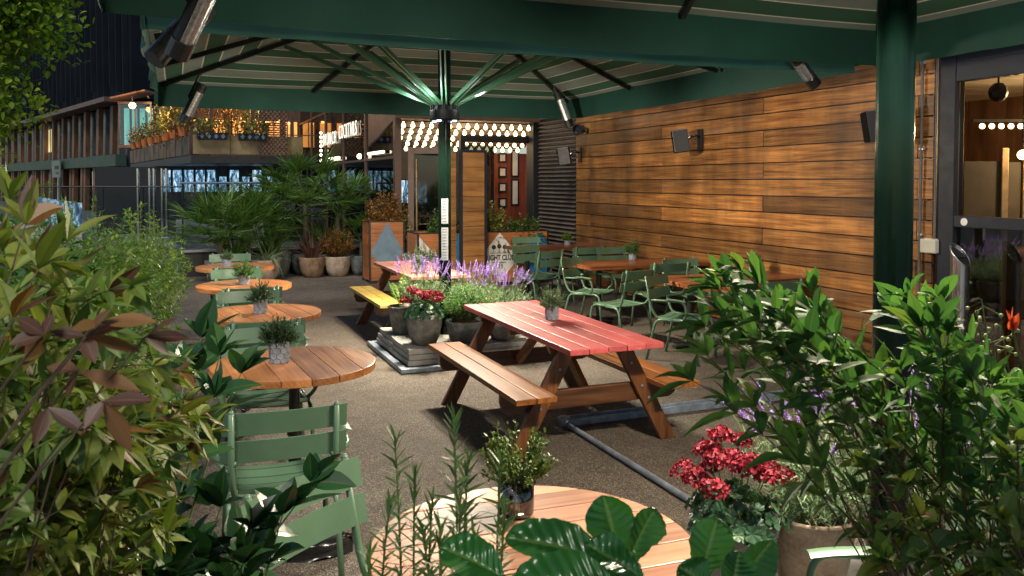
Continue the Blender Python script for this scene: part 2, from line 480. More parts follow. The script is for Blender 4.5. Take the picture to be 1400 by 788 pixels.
SUN_EL, SUN_AZ = R(52), R(222)        # night: a faint sky and a weak, soft key from behind the camera
W = bpy.data.worlds.new('World'); S.world = W; W.use_nodes = True
wn = W.node_tree
sky = wn.nodes.new('ShaderNodeTexSky'); sky.sky_type = 'NISHITA'; sky.sun_disc = False
sky.sun_elevation = SUN_EL; sky.sun_rotation = SUN_AZ
bg = wn.nodes['Background']; bg.inputs['Strength'].default_value = .085
wn.links.new(sky.outputs[0], bg.inputs['Color'])
sd = bpy.data.lights.new('sun', 'SUN'); so = bpy.data.objects.new('sun', sd); C.objects.link(so)
sd.energy = 2.4; sd.angle = R(14); sd.color = (1, .95, .86)
# direction towards the light: azimuth measured clockwise from +Y
_d = Vector((math.sin(SUN_AZ)*math.cos(SUN_EL), math.cos(SUN_AZ)*math.cos(SUN_EL), math.sin(SUN_EL)))
so.rotation_euler = _d.to_track_quat('Z', 'Y').to_euler()
so.location = (-6, -6, 14)

def lamp(name, loc, watts, col=(1, .93, .82), r=.05, spot=None, aim=None, blend=.6):
    d = bpy.data.lights.new(name, 'SPOT' if spot else 'POINT'); o = bpy.data.objects.new(name, d); C.objects.link(o)
    d.energy = watts; d.color = col; d.shadow_soft_size = r
    o.location = loc
    if spot:
        d.spot_size = R(spot); d.spot_blend = blend
        o.rotation_euler = (Vector(loc)-Vector(aim)).to_track_quat('Z', 'Y').to_euler()
    return o

# ---------------------------------------------------------------- ground
def ground_mat():
    m, nt, b = new_mat('terrace_aggregate')
    v = coords(nt)
    big = noise(nt, v, .55, 4); mid = noise(nt, v, 6, 5)
    vo = N(nt, 'ShaderNodeTexVoronoi'); vo.inputs['Scale'].default_value = 165; nt.links.new(v, vo.inputs['Vector'])
    sp = N(nt, 'ShaderNodeSeparateColor'); nt.links.new(vo.outputs['Color'], sp.inputs[0])
    col = ramp(nt, sp.outputs[0], [(0, (.044, .037, .03)), (.45, (.092, .077, .062)), (.8, (.14, .118, .095)), (1, (.29, .26, .225))])
    st = ramp(nt, math_(nt, 'ADD', math_(nt, 'MULTIPLY', big, .7), math_(nt, 'MULTIPLY', mid, .3)), [(.34, (.5, .46, .42)), (.5, (.92, .9, .88)), (.66, (1.25, 1.2, 1.12))])
    nt.links.new(mixc(nt, 1.0, col, st, 'MULTIPLY'), b.inputs['Base Color'])
    b.inputs['Roughness'].default_value = .72; b.inputs['Specular IOR Level'].default_value = .35
    bump(nt, b, vo.outputs['Distance'], .8, .006)
    return m
M['terrace'] = ground_mat()
M['paving'] = stone('street_paving', [(.3, (.05, .05, .052)), (.6, (.1, .1, .1)), (.8, (.15, .15, .145))], 3, .7, .2)
g = MB(); g.bb(-90, 90, -60, 120, -.3, -.004)
tag(g.build('ground', M['paving']), kind='structure')
g = MB(); g.add([(-1.6, -1.5, 0), (7.5, -1.5, 0), (7.5, 17.2, 0), (-1.6, 17.2, 0)], [(0, 1, 2, 3)])
tag(g.build('terrace_ground', M['terrace']), kind='structure')

# ---------------------------------------------------------------- timber wall along X = 6.5
mb = MB(); gap = .013
zs = [2.406 + .195*k for k in range(-13, 9)]
for k, z in zip(range(-13, 9), zs):
    j0 = 10.24 if k % 2 == 0 else 8.02
    js = sorted([j0 + 4.44*i for i in range(-2, 3)])
    lo, hi = 5.62, 13.0
    ys = [lo] + [j for j in js if lo+.05 < j < hi-.05] + [hi]
    for a, b_ in zip(ys[:-1], ys[1:]):
        pr = random.uniform(-.003, .004)
        mb.bb(6.5+pr, 6.53, a+gap/2, b_-gap/2, max(z, .02)+gap/2, z+.195-gap/2)
w = thing('timber_wall', 'tall wall of stained horizontal timber boards beside the dining tables', 'wall', (6.5, 9, 0))
bo = mb.build('cladding', M['wall_board'], w, bevel=.002, loc=(-6.5, -9, 0))
mb = MB(); mb.bb(6.535, 6.75, 5.62, 13.0, 0, 4.4)
mb.build('backing', M['black'], w, loc=(-6.5, -9, 0))
mb = MB()
for Y in (5.72, 6.32, 6.92, 7.52, 8.12, 8.72):
    for z in zs:
        for dz in (.045, .15):
            if z+dz > .1: mb.tube([(6.503, Y, z+dz), (6.4955, Y, z+dz)], .0035, 6)
mb.build('nail_head', M['black'], w, loc=(-6.5, -9, 0))

# louvre panel beyond the boards, then a black corner column
w = thing('louvre_panel', 'black metal louvre panel between the timber wall and the entrance column', 'louvre panel', (6.5, 13.8, 0))
mb = MB(); mb.bb(6.56, 6.7, 13.01, 14.66, 0, 4.3); mb.build('backing', M['black'], w, loc=(-6.5, -13.8, 0))
M['louvre'] = paint('louvre_blade', (.1, .085, .075), .45, .3, .2, 5)
mb = MB()
for i in range(54):
    z = .1 + i*.078
    mb.prism([(6.555, z+.035), (6.5, z-.012), (6.5, z-.004), (6.549, z+.04)], 13.03, 14.63)
mb.build('blade', M['louvre'], w, loc=(-6.5, -13.8, 0))
c_ = thing('steel_column', 'slim black steel column at the corner of the lit entrance porch', 'column', (6.52, 14.82, 0))
mb = MB(); mb.bb(-.09, .1, -.11, .11, 0, 4.2); mb.build('shaft', M['black'], c_, bevel=.006)
mb = MB(); mb.bb(-.13, .12, -.14, .14, 0, .03); mb.build('base_plate', M['black'], c_, bevel=.004)

M['conduit'] = paint('conduit_grey', (.1, .095, .09), .5, .2, .2, 6)
# narrow timber strip, conduits and junction box beside the glass door
w = thing('conduit_pipe', 'thin grey conduit pipe running up the boards to the left of the junction box', 'pipe', (6.47, 5.735, 0))
mb = MB(); mb.tube([(0, 0, .05), (0, 0, 3.6)], .013, 8)
mb.build('pipe', M['conduit'], w)
mb = MB()
for z in (.5, 1.3, 2.1, 2.9): mb.box((.008, 0, z), (.03, .05, .02))
mb.build('clip', M['steel'], w, bevel=.003)
w = thing('conduit_pipe', 'thin grey conduit pipe against the dark door frame above the junction box', 'pipe', (6.47, 5.575, 0))
mb = MB(); mb.tube([(0, 0, 1.27), (0, 0, 3.6)], .011, 8)
mb.build('pipe', M['conduit'], w)
w = thing('junction_box', 'beige plastic junction box fixed on the boards beside the glass door', 'junction box', (6.46, 5.61, 1.2))
mb = MB(); mb.box((-.005, 0, 0), (.06, .17, .13)); mb.build('lid', M['beige'], w, bevel=.01)
mb = MB(); mb.box((.032, 0, 0), (.02, .18, .14)); mb.build('back_box', M['beige'], w, bevel=.006)

# ---------------------------------------------------------------- striped parasols
def stripe_mat():
    m, nt, b = new_mat('striped_canvas')
    tc = N(nt, 'ShaderNodeTexCoord'); sp = N(nt, 'ShaderNodeSeparateXYZ'); nt.links.new(tc.outputs['Object'], sp.inputs[0])
    q = math_(nt, 'MAXIMUM', math_(nt, 'ABSOLUTE', sp.outputs[0]), math_(nt, 'ABSOLUTE', sp.outputs[1]))
    wob = math_(nt, 'MULTIPLY', math_(nt, 'SUBTRACT', noise(nt, coords(nt), .8, 2), .5), .01)
    q = math_(nt, 'ADD', q, wob)
    ph = math_(nt, 'FRACT', math_(nt, 'DIVIDE', q, .40))
    tri = math_(nt, 'ABSOLUTE', math_(nt, 'SUBTRACT', ph, .5))       # 0..0.5
    col = ramp(nt, tri, [(.235, (.024, .09, .054)), (.245, (.17, .225, .205))])
    pip = ramp(nt, math_(nt, 'ABSOLUTE', math_(nt, 'SUBTRACT', tri, .24)), [(.014, (1,)*3), (.02, (0,)*3)])
    col = mixc(nt, pip, col, (.62, .62, .54))
    dirt = ramp(nt, noise(nt, coords(nt), 1.3, 5), [(.3, (.75, .76, .74)), (.65, (1.05,)*3)])
    nt.links.new(mixc(nt, 1.0, col, dirt, 'MULTIPLY'), b.inputs['Base Color'])
    b.inputs['Roughness'].default_value = .85
    bump(nt, b, noise(nt, coords(nt), 3, 3), .25, .03)
    return m
M['stripe'] = stripe_mat()
def canvas(name, col):
    m, nt, b = new_mat(name)
    f = noise(nt, coords(nt), 2.2, 5)
    nt.links.new(ramp(nt, f, [(.3, tuple(c*.75 for c in col)), (.7, col)]), b.inputs['Base Color'])
    b.inputs['Roughness'].default_value = .8; b.inputs['Specular IOR Level'].default_value = .3
    bump(nt, b, noise(nt, coords(nt), 4, 3), .3, .02)
    return m
M['valance'] = canvas('green_valance_canvas', (.0055, .044, .033))

HALF = 2.78
M['matt_black'] = paint('matt_black', (.004, .004, .0045), .5, 0, .2, 8, spec=.15)
def parasol(loc, label, ze=3.0, zc=3.85, vh=.28, lights=True, base=.04, hz=0.0):
    t = thing('parasol', label, 'parasol', loc, 0, 'large square green parasols')
    def zed(q, along):                      # sag between the ribs
        s = abs(((along*1.5) + .5) % 1.0 - .5)*2
        return zc - (zc-ze)*q - .035*math.sin(PI*min(1, q))*(1-s)*0 - .03*(1-(2*s-1)**2)*0
    mb = MB()
    n1, n2 = 24, 14
    for k in range(4):
        ca, sa = math.cos(k*PI/2), math.sin(k*PI/2)
        def fn(u, v):
            q = .02 + .98*v; a = (2*u-1)
            x, y = a*HALF*q, HALF*q
            s = (a+1)*1.5 % 1.0
            z = zc-(zc-ze)*q - .007*math.sin(PI*s)*q
            return (x*ca-y*sa, x*sa+y*ca, z)
        mb.grid(fn, n1, n2)
    mb.build('canopy', M['stripe'], t, smooth=True, solid=.003)
    for k in range(4):
        ca, sa = math.cos(k*PI/2), math.sin(k*PI/2)
        def fv(u, v):
            a = 2*u-1; s = (a+1)*1.5 % 1.0
            y = HALF + .004 + .02*math.sin(a*9+k)*v + .014*math.sin(a*23+2*k+2*v)*v + .006*math.sin(a*51+5*v+k)*v + .03*v*(1-abs(a)**6)*0
            x = a*(HALF+.004)
            z = ze - .007*math.sin(PI*s)*(1-v) - vh*v*(1+.012*math.sin(a*5+k*2)) - .02*(1-a*a)*v
            return (x*ca-y*sa, x*sa+y*ca, z)
        m2 = MB(); m2.grid(fv, 48, 6)
        m2.build('valance', M['valance'], t, smooth=True, solid=.004)
    ribs = []
    for k in range(4):
        ca, sa = math.cos(k*PI/2), math.sin(k*PI/2)
        for a in (-1, -1/3, 1/3):
            x, y = a*HALF*.985, HALF*.985
            ribs.append((x*ca-y*sa, x*sa+y*ca))
    for x, y in ribs:
        m2 = MB(); m2.beam((x*.06, y*.06, zc-.1), (x, y, ze-.03), .035, .05)
        m2.build('rib', M['rib'], t, bevel=.004)
        m2 = MB()
        L = math.hypot(x, y); ux, uy = x/L, y/L
        px_, py_ = -uy*.022, ux*.022
        for sg in (-1, 1):
            m2.beam((ux*.13+px_*sg, uy*.13+py_*sg, 2.60+hz), (x*.52+px_*sg, y*.52+py_*sg, zc-(zc-ze)*.52-.09), .016, .04)
        m2.build('strut', M['strut'], t, bevel=.003)
    mb = MB(); mb.tube([(0, 0, base), (0, 0, zc+.02)], .066, 28); mb.build('pole', M['pole'], t, smooth=False)
    mb = MB(); mb.lathe([(.07, 2.43), (.15, 2.43), (.155, 2.44), (.155, 2.52), (.15, 2.535), (.1, 2.54), (.1, 2.62), (.07, 2.62)], 32)
    hb = mb.build('hub', M['matt_black'], t, loc=(0, 0, hz))
    mb = MB()
    for i in range(12):
        a = 2*PI*i/12+.2
        mb.tube([(.135*math.cos(a), .135*math.sin(a), 2.535), (.135*math.cos(a), .135*math.sin(a), 2.62)], .011, 8)
        mb.ball((.135*math.cos(a), .135*math.sin(a), 2.625), .014, 8, 5)
    mb.build('hub_bolt', M['matt_black'], hb)
    mb = MB(); mb.lathe([(.07, 2.62), (.15, 2.62), (.15, 2.635), (.07, 2.635)], 28); mb.build('collar', M['pole'], t, loc=(0, 0, hz))
    for i in range(4):
        a = PI/4 + i*PI/2
        m2 = MB(); m2.lathe([(0, -.004), (.02, -.004), (.024, 0), (.024, .014)], 14, (.118*math.cos(a), .118*math.sin(a), 2.418))
        m2.build('lamp_lens', M['led'], hb)
    return t
M['led'] = glow('cool_led_lens', (.6, .78, 1.0), 3)
P1 = parasol((2.60, 8.25, 0), 'large green striped parasol over the picnic tables, its pole rising from the flower pots')
P2 = parasol((2.43, 2.27, 0), 'large green parasol with thick dark pole in front of the timber wall', hz=.13)

# the lamps in the hubs: four downlights each, and a weak uplight that catches the struts
for (x, y, zh, w1, w2) in ((2.60, 8.25, 2.40, 400, 5.5), (2.43, 2.27, 2.52, 270, 1.0)):
    for i in range(4):
        a = PI/4 + i*PI/2
        lamp('hub_downlight', (x+.2*math.cos(a), y+.2*math.sin(a), zh), w1, (1, .86, .66), .09, 148, (x+2.0*math.cos(a), y+2.0*math.sin(a), zh-2.0), .5)
        lamp('hub_uplight', (x+.4*math.cos(a+.26), y+.4*math.sin(a+.26), zh+.22), w2, (.95, 1, .95), .06)

# stickers on the far pole
for z0, z1, lb in ((1.36, 1.62, 'short white notice sticker wrapped on the dark green pole, upper one'), (.98, 1.32, 'long white notice sticker wrapped on the dark green pole, lower one')):
    t = thing('pole_sticker', lb, 'sticker', (2.60, 8.25, z0))
    mb = MB()
    mb.grid(lambda u, v: (.0675*math.cos(R(222+u*62)), .0675*math.sin(R(222+u*62)), v*(z1-z0)), 10, 2)
    mb.build('sheet', paint('sticker_paper', (.6, .63, .66), .5, 0, .1, 20), t, smooth=True)
    mb = MB()
    for k in range(int((z1-z0)/.03)):
        zz = .02+k*.03
        mb.grid(lambda u, v: (.0682*math.cos(R(230+u*40)), .0682*math.sin(R(230+u*40)), zz+v*.006), 8, 1)
    mb.build('print', paint('sticker_ink', (.1, .14, .22), .6), t)

# ---------------------------------------------------------------- bases
t = thing('paving_plinth', 'stack of grey paving slabs on a galvanised frame under the flower pots', 'plinth', (2.67, 8.2, 0))
mb = MB()
for (x0, x1, y0, y1) in ((-.745, .745, -.745, -.68), (-.745, .745, .68, .745), (-.745, -.68, -.679, .679), (.68, .745, -.679, .679)):
    mb.bb(x0, x1, y0, y1, .004, .05)
mb.build('steel_frame', M['steel'], t, bevel=.004)
for i, z in enumerate((.052, .104, .156)):
    d_ = .66-.012*i
    for (sx, sy) in ((-1, -1), (1, -1), (-1, 1), (1, 1)):
        mb = MB(); mb.box((sx*(d_/2+.003)+RNG.normal(0, .004), sy*(d_/2+.003)+RNG.normal(0, .004), z+.024), (d_-.006, d_-.006, .048), rz=RNG.normal(0, .006))
        mb.build('paving_slab', M['concrete'], t, bevel=.004)
t = thing('paving_plinth', 'dark slab base at the foot of the thick pole beside the geranium pot', 'plinth', (2.43, 2.27, 0))
for (sx, sy) in ((-1, -1), (1, -1), (-1, 1), (1, 1)):
    mb = MB(); mb.box((sx*.34, sy*.34, .03), (.66, .66, .05)); mb.build('paving_slab', M['concrete'], t, bevel=.004)
t = thing('steel_tube', 'long bluish steel tube lying on the ground from the picnic table to the geranium pot', 'steel tube', (2.63, 4.3, 0))
mb = MB(); mb.tube([(0, -1.35, .024), (0, 1.12, .024)], .019, 14); mb.build('tube', M['steel'], t, smooth=False)
mb = MB(); mb.tube([(0, 1.06, .026), (0, 1.16, .026)], .027, 14); mb.build('sleeve', M['steel'], t)
t = thing('steel_channel', 'flat galvanised channel lying on the ground beneath the red picnic table', 'steel channel', (3.35, 5.45, 0))
mb = MB(); mb.bb(-.72, 1.35, -.05, .05, .002, .012); mb.bb(-.72, 1.35, -.05, -.042, .012, .055); mb.bb(-.72, 1.35, .042, .05, .012, .055)
mb.build('channel', M['steel'], t, bevel=.002)
mb = MB(); mb.lathe([(.045, .002), (.045, .06), (.03, .07)], 16, (-.72, 0, 0)); mb.build('end_socket', M['steel'], t)

# ---------------------------------------------------------------- infrared heaters under the canopies
def heater(p0, p1, label, scale=1.0, face=(-.3, -.8, -.5)):
    p0, p1 = Vector(p0), Vector(p1)
    ax = (p1-p0); L = ax.length; ax.normalize()
    f = Vector(face); f = (f - ax*f.dot(ax)).normalized(); s = ax.cross(f)
    Mx = Matrix((s, f, ax)).transposed().to_4x4(); Mx.translation = p0
    t = bpy.data.objects.new('patio_heater', None); C.objects.link(t); t.empty_display_size = .1
    t.matrix_world = Mx
    tag(t, label, 'heater', 'infrared heaters under the parasols', 'thing')
    r = .058*scale; c = .1*scale
    mb = MB(); prof = [(r*math.cos(R(a)), r*math.sin(R(a))) for a in range(150, 391, 20)]
    mb.prism([(x, -abs(y) if False else y) for x, y in prof][::1], c, L-c, 'z'); mb.build('housing', M['black'], t, smooth=False)
    mb = MB(); mb.tube([(0, 0, 0), (0, 0, c)], r*1.08, 20); mb.build('end_cap', M['black_gloss'], t, bevel=.004)
    mb = MB(); mb.tube([(0, 0, L-c), (0, 0, L)], r*1.08, 20); mb.build('end_cap', M['black_gloss'], t, bevel=.004)
    mb = MB(); mb.grid(lambda u, v: (r*.93*math.cos(R(35+110*u)), r*.93*math.sin(R(35+110*u))*.8, c+v*(L-2*c)), 8, 1); mb.build('reflector', M['grille'], t, smooth=True)
    mb = MB(); mb.tube([(0, r*.5, c), (0, r*.5, L-c)], .008, 8); mb.build('heating_tube', M['white'], t)
    mb = MB()
    for i in range(5):
        a = R(40+25*i); mb.tube([(r*math.cos(a), r*.95*math.sin(a), c), (r*math.cos(a), r*.95*math.sin(a), L-c)], .0022, 5)
    n = int((L-2*c)/.035)
    for i in range(1, n):
        z = c+i*(L-2*c)/n
        mb.tube([(r*math.cos(R(a)), r*.95*math.sin(R(a)), z) for a in range(35, 150, 15)], .0016, 4)
    mb.build('guard_wire', M['steel'], t)
    mb = MB(); mb.beam((0, -r*.9, L*.55), (0, -r*2.1, L*.62), .05, .03); mb.beam((0, -r*2.1, L*.62), (0, -r*2.2, L+.12), .03, .03)
    mb.build('bracket', M['black'], t, bevel=.003)
    return t
def at(px, py, d):
    A = R(22.15); x = (px-700)/1130*d
    return (math.cos(A)*x+math.sin(A)*d, -math.sin(A)*x+math.cos(A)*d, 1.8-(py-248)*d/1130)
heater(at(244, 78, 4.3), at(300, -40, 4.15), 'big dark patio heater with wire guard hanging at the near corner of the canopy', 1.0, (.55, -.75, -.4))
heater(at(213, 84, 4.6), at(258, 34, 4.75), 'black patio heater seen from its blank end, hanging next to the big one', 1.0, (-.8, .55, -.2))
heater(at(252, 168, 9.9), at(279, 116, 9.9), 'small patio heater with pale reflector at the far canopy corner above the planted balcony', 1.0, (.5, -.8, -.3))
heater(at(779, 174, 11.5), at(762, 128, 11.5), 'patio heater with pale reflector hanging at the canopy corner above the louvre panel', 1.0, (-.2, -.9, -.3))
heater(at(1113, 118, 6.7), at(1082, 76, 6.6), 'short black patio heater hanging below the canopy edge above the timber wall', .85, (-.9, -.3, .2))

# ---------------------------------------------------------------- speakers and spotlight on the wall
def speaker(y, z, label, yaw=0):
    t = thing('wall_speaker', label, 'speaker', (6.5, y, z), 0, 'black speakers on the timber wall')
    mb = MB(); mb.box((-.035, 0, .0), (.03, .09, .26)); mb.build('wall_plate', M['black'], t, bevel=.004)
    mb = MB(); mb.tube(fillet([(-.05, 0, .03), (-.12, 0, .05), (-.16, .04, .03), (-.2, .05, .0)], .03), .018, 10); mb.build('bracket_arm', M['black_gloss'], t)
    Mx = Matrix.Rotation(R(-32+yaw), 3, 'Z') @ Matrix.Rotation(R(-9), 3, 'Y')
    mb = MB()
    c0 = Vector((-.30, .06, -.03))
    mb.box(c0, (.2, .22, .3), M=Mx); mb.build('cabinet', M['black'], t, bevel=.008)
    mb = MB(); mb.box(c0+Mx@Vector((-.105, 0, 0)), (.012, .2, .28), M=Mx); mb.build('grille', paint('speaker_cloth', (.006, .006, .007), .8, 0, .2, 40, spec=.1), t, bevel=.004)
    return t
speaker(9.25, 2.36, 'black speaker on a swivel arm in the middle of the timber wall')
speaker(12.78, 2.26, 'black speaker on a swivel arm at the louvre end of the timber wall')
speaker(5.95, 2.36, 'black speaker partly hidden behind the thick green pole')
t = thing('spotlight', 'round black spotlight on the timber wall above the far speaker', 'spotlight', (6.5, 12.55, 2.66))
mb = MB(); mb.tube([(-.005, 0, 0), (-.05, 0, 0)], .05, 16); mb.build('mount', M['black'], t)
mb = MB()
mb.lathe([(.05, 0), (.075, .02), (.085, .12), (.09, .2), (.078, .2), (.06, .15)], 20)
o = mb.build('housing', M['black_gloss'], t); o.location = (-.09, .02, .02); o.rotation_euler = (R(35), R(-95), 0)
# ---------------------------------------------------------------- metal chairs
def make_chair(arms):
    t = thing('metal_chair', 'x', 'chair')
    # seat: gently curved slats, hips dropped at the back
    mb = MB()
    def sz(v): return .455 - .03*math.sin(PI*min(1, v*1.05))*1 + .012*v**6*0 - .012*(1-v)
    n = 6
    for i in range(n):
        v0, v1 = i/n+.012, (i+1)/n-.012
        y0, y1 = -.21+.43*v0, -.21+.43*v1
        def fs(u, v, y0=y0, y1=y1, v0=v0, v1=v1):
            x = (u-.5)*.44; y = y0+(y1-y0)*v; vv = v0+(v1-v0)*v
            return (x, y, sz(vv) - .014*(1-(2*u-1)**2) - (.02*((vv-.85)/.15)**2 if vv > .85 else 0))
        mb.grid(fs, 8, 2)
    mb.build('seat', M['chair'], t, smooth=True, solid=.006)
    for z0 in (.603, .727):
        mb = MB()
        def fb(u, v, z0=z0):
            z = z0+.1*v; x = (u-.5)*.53
            return (x, -.235-.19*(z-.455)-.028*(1-(2*u-1)**2)+.02, z)
        mb.grid(fb, 14, 3); mb.build('back_slat', M['chair'], t, smooth=True, solid=.005)
    for s in (-1, 1):
        mb = MB(); mb.tube(fillet([(s*.2, .16, .43), (s*.2, -.19, .425), (s*.218, -.245, .52), (s*.218, -.307, .832)], .06), .0135, 10)
        mb.ball((s*.218, -.307, .832), .0135, 10, 6)
        mb.build('back_post', M['chair'], t, smooth=True)
        mb = MB(); mb.tube(fillet([(s*.225, .0, .425), (s*.228, .215, .425), (s*.245, .265, 0.004)], .075, 6), .0135, 10); mb.build('leg', M['chair'], t, smooth=True)
        mb = MB(); mb.tube(fillet([(s*.225, .0, .418), (s*.228, -.19, .418), (s*.24, -.285, 0.004)], .075, 6), .0135, 10); mb.build('leg', M['chair'], t, smooth=True)
        if arms:
            mb = MB(); mb.tube(fillet([(s*.2, -.262, .6), (s*.285, -.2, .615), (s*.295, .13, .625), (s*.275, .16, .5), (s*.226, .1, .43)], .06, 6), .0125, 10)
            ar = mb.build('armrest', M['chair'], t, smooth=True)
            mb = MB()
            mb.grid(lambda u, v, s=s: (s*(.295)+(u-.5)*.058, -.05+.2*v, .642-.012*(v**3)-.01*(2*u-1)**2), 4, 6)
            mb.build('arm_pad', M['chair'], ar, smooth=True, solid=.005)
    return t
protoA, protoS = make_chair(True), make_chair(False)
used = {True: False, False: False}
def chair(x, y, f, arms, label, group):
    rz = math.atan2(-f[0], f[1]) + RNG.normal(0, .03)
    p = protoA if arms else protoS
    if not used[arms]:
        used[arms] = True
        p.location = (x, y, 0); p.rotation_euler = (0, 0, rz); p['label'] = label; p['group'] = group
        return p
    return dup(p, (x, y, 0), rz, label, group)
gl, gr_ = 'green chairs at the round tables', 'green chairs at the long tables'
chair(.43, 3.90, (.05, 1), True, 'green armchair seen from behind, pulled up to the hexagon pot table', gl)
chair(.55, 2.50, (.58, -.81), False, 'green chair without arms turned askew between the pale round table and the armchair', gl)
chair(.53, 5.40, (.02, -1), True, 'green armchair tucked under the far side of the round table with the hexagon pot', gl)
chair(.58, 6.22, (0, 1), True, 'green armchair backing onto the hexagon pot table, drawn up to the next one', gl)
chair(.60, 7.36, (.03, -1), True, 'green armchair on the far side of the round table with the dark bushy pot plant', gl)
chair(.63, 8.14, (-.03, 1), True, 'green armchair drawn up to the round table with the feathery bright pot plant', gl)
chair(.62, 9.31, (0, -1), True, 'green armchair beyond the round table with the feathery bright pot plant', gl)
chair(.66, 10.06, (.05, 1), True, 'green armchair drawn up to the most distant round table near the palms', gl)
chair(.66, 11.35, (0, -1), True, 'green armchair on the palm side of the most distant round table', gl)
chair(1.86, 1.70, (-.93, .36), True, 'green armchair beside the pale round table next to the lavender pot', gl)
chair(4.94, 11.12, (.35, -.93), False, 'green chair turned away from the long table near the lettered planter', gr_)
chair(4.74, 10.72, (-.3, .95), False, 'green chair seen from behind between the planter table and the middle long table', gr_)
chair(4.78, 9.12, (.57, -.82), True, 'green armchair at the open end of the middle long table', gr_)
chair(4.60, 8.08, (-.3, .95), False, 'green chair seen from behind, drawn up to the camera side of the middle table', gr_)
chair(4.74, 7.06, (.52, -.85), True, 'green armchair at the open end of the long table by the bush', gr_)
chair(5.95, 10.42, (0, -1), False, 'green chair at the wall end of the middle long table, on its planter side', gr_)
chair(5.62, 11.10, (0, 1), False, 'green chair on the camera side of the planter table under the far speaker', gr_)
chair(5.62, 12.86, (0, -1), False, 'green chair between the planter table and the blue diamond of the planter', gr_)
chair(5.85, 8.48, (0, -1), False, 'green chair on the far side of the bush table, next to the wall', gr_)
chair(5.45, 8.62, (0.05, 1), True, 'green armchair close to the wall between the middle long table and the bush table', gr_)
chair(5.45, 6.72, (-.05, 1), True, 'green armchair on the camera side of the long table by the bush', gr_)
chair(4.95, 5.55, (.25, -.97), False, 'green chair alone in front of the wall, half hidden by the leafy bush', gr_)

# ---------------------------------------------------------------- tables
def round_table(x, y, r, label, mat, ang=0, n=6, foot=True):
    t = thing('round_table', label, 'table', (x, y, 0), ang, 'round slatted wooden tables')
    mb = MB(); w = 2*r/n
    for i in range(n):
        a, b_ = -r+i*w+.002, -r+(i+1)*w-.002
        pts = []
        K = 14
        xs = [a+(b_-a)*k/K for k in range(K+1)]
        up_ = [(q, math.sqrt(max(r*r-q*q, 0))) for q in xs]
        lo_ = [(q, -v) for q, v in up_[::-1]]
        poly = [p for i2, p in enumerate(up_+lo_)]
        poly = [p for i2, p in enumerate(poly) if i2 == 0 or (abs(p[0]-poly[i2-1][0])+abs(p[1]-poly[i2-1][1])) > 1e-4]
        if abs(poly[0][0]-poly[-1][0])+abs(poly[0][1]-poly[-1][1]) < 1e-4: poly = poly[:-1]
        mb.prism(poly[::-1], .70, .742, 'z')
    mb.build('tabletop', mat, t, bevel=.003, angle=50)
    mb = MB(); mb.tube([(0, 0, .02), (0, 0, .69)], .032, 16); mb.lathe([(.06, .05), (.045, .12), (.034, .2)], 16); mb.lathe([(.036, .3), (.045, .32), (.045, .36), (.036, .38)], 16)
    mb.build('column', M['black_gloss'], t)
    mb = MB()
    for k in range(2):
        mb.box((0, 0, .685+.0*k), (r*1.3, .04, .022), rz=k*PI/2+.001*k)
    mb.build('top_bracket', M['black'], t)
    for k in range(4):
        a = PI/4+k*PI/2
        mb = MB(); mb.tube(fillet([(.03*math.cos(a), .03*math.sin(a), .09), (.15*math.cos(a), .15*math.sin(a), .07), (.27*math.cos(a), .27*math.sin(a), .022)], .06), [.026]*2+[.024]*5+[.02], 10)
        mb.ball((.27*math.cos(a), .27*math.sin(a), .018), .024, 10, 6, (1, 1, .75))
        mb.build('foot', M['black_gloss'], t, smooth=True)
    return t
RT = [round_table(.63, 4.93, .47, 'round brown table with a hexagon patterned pot, the armchair pulled up in front of it', M['teak'], R(4)),
      round_table(.63, 6.92, .47, 'second round table of the row, with a dark bushy plant in a grey pot', M['teak'], R(9)),
      round_table(.64, 8.86, .47, 'third round table of the row, with a feathery bright green pot plant', M['teak'], R(20)),
      round_table(.68, 10.84, .47, 'most distant round table of the row, in front of the potted palms', M['teak'], R(30)),
      round_table(.95, 2.17, .475, 'pale pinkish round table behind the rosemary, with a bushy plant in a jar', M['teak_pale'], R(88), 8)]

def long_table(y0, y1, x0, label):
    xm, ym = (x0+6.47)/2, (y0+y1)/2
    t = thing('long_table', label, 'table', (xm, ym, 0), 0, 'long wooden tables along the timber wall')
    L = 6.47-x0; wd = y1-y0
    mb = MB(); n = 5
    for i in range(n):
        a = -wd/2+i*wd/n+.0015
        mb.bb(-L/2+RNG.uniform(-.004, .004), L/2, a, a+wd/n-.003, .695, .742)
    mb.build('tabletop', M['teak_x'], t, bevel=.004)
    for s in (-1, 1):
        mb = MB(); mb.tube([(s*L*.32, 0, .02), (s*L*.32, 0, .69)], .035, 14); mb.build('column', M['black'], t)
        mb = MB(); mb.box((s*L*.32, 0, .02), (.08, .56, .035)); mb.box((s*L*.32, 0, .019), (.4, .08, .033)); mb.build('foot', M['black'], t, bevel=.01)
        mb = MB(); mb.box((s*L*.32, 0, .682), (.06, .6, .024)); mb.build('top_bracket', M['black'], t)
LT = [long_table(11.87, 12.58, 4.98, 'long brown table nearest the lettered planter, against the timber wall'),
      long_table(9.04, 9.80, 4.73, 'middle long brown table against the timber wall, below the speaker'),
      long_table(7.14, 7.90, 4.85, 'long brown table against the timber wall, partly behind the leafy bush')]

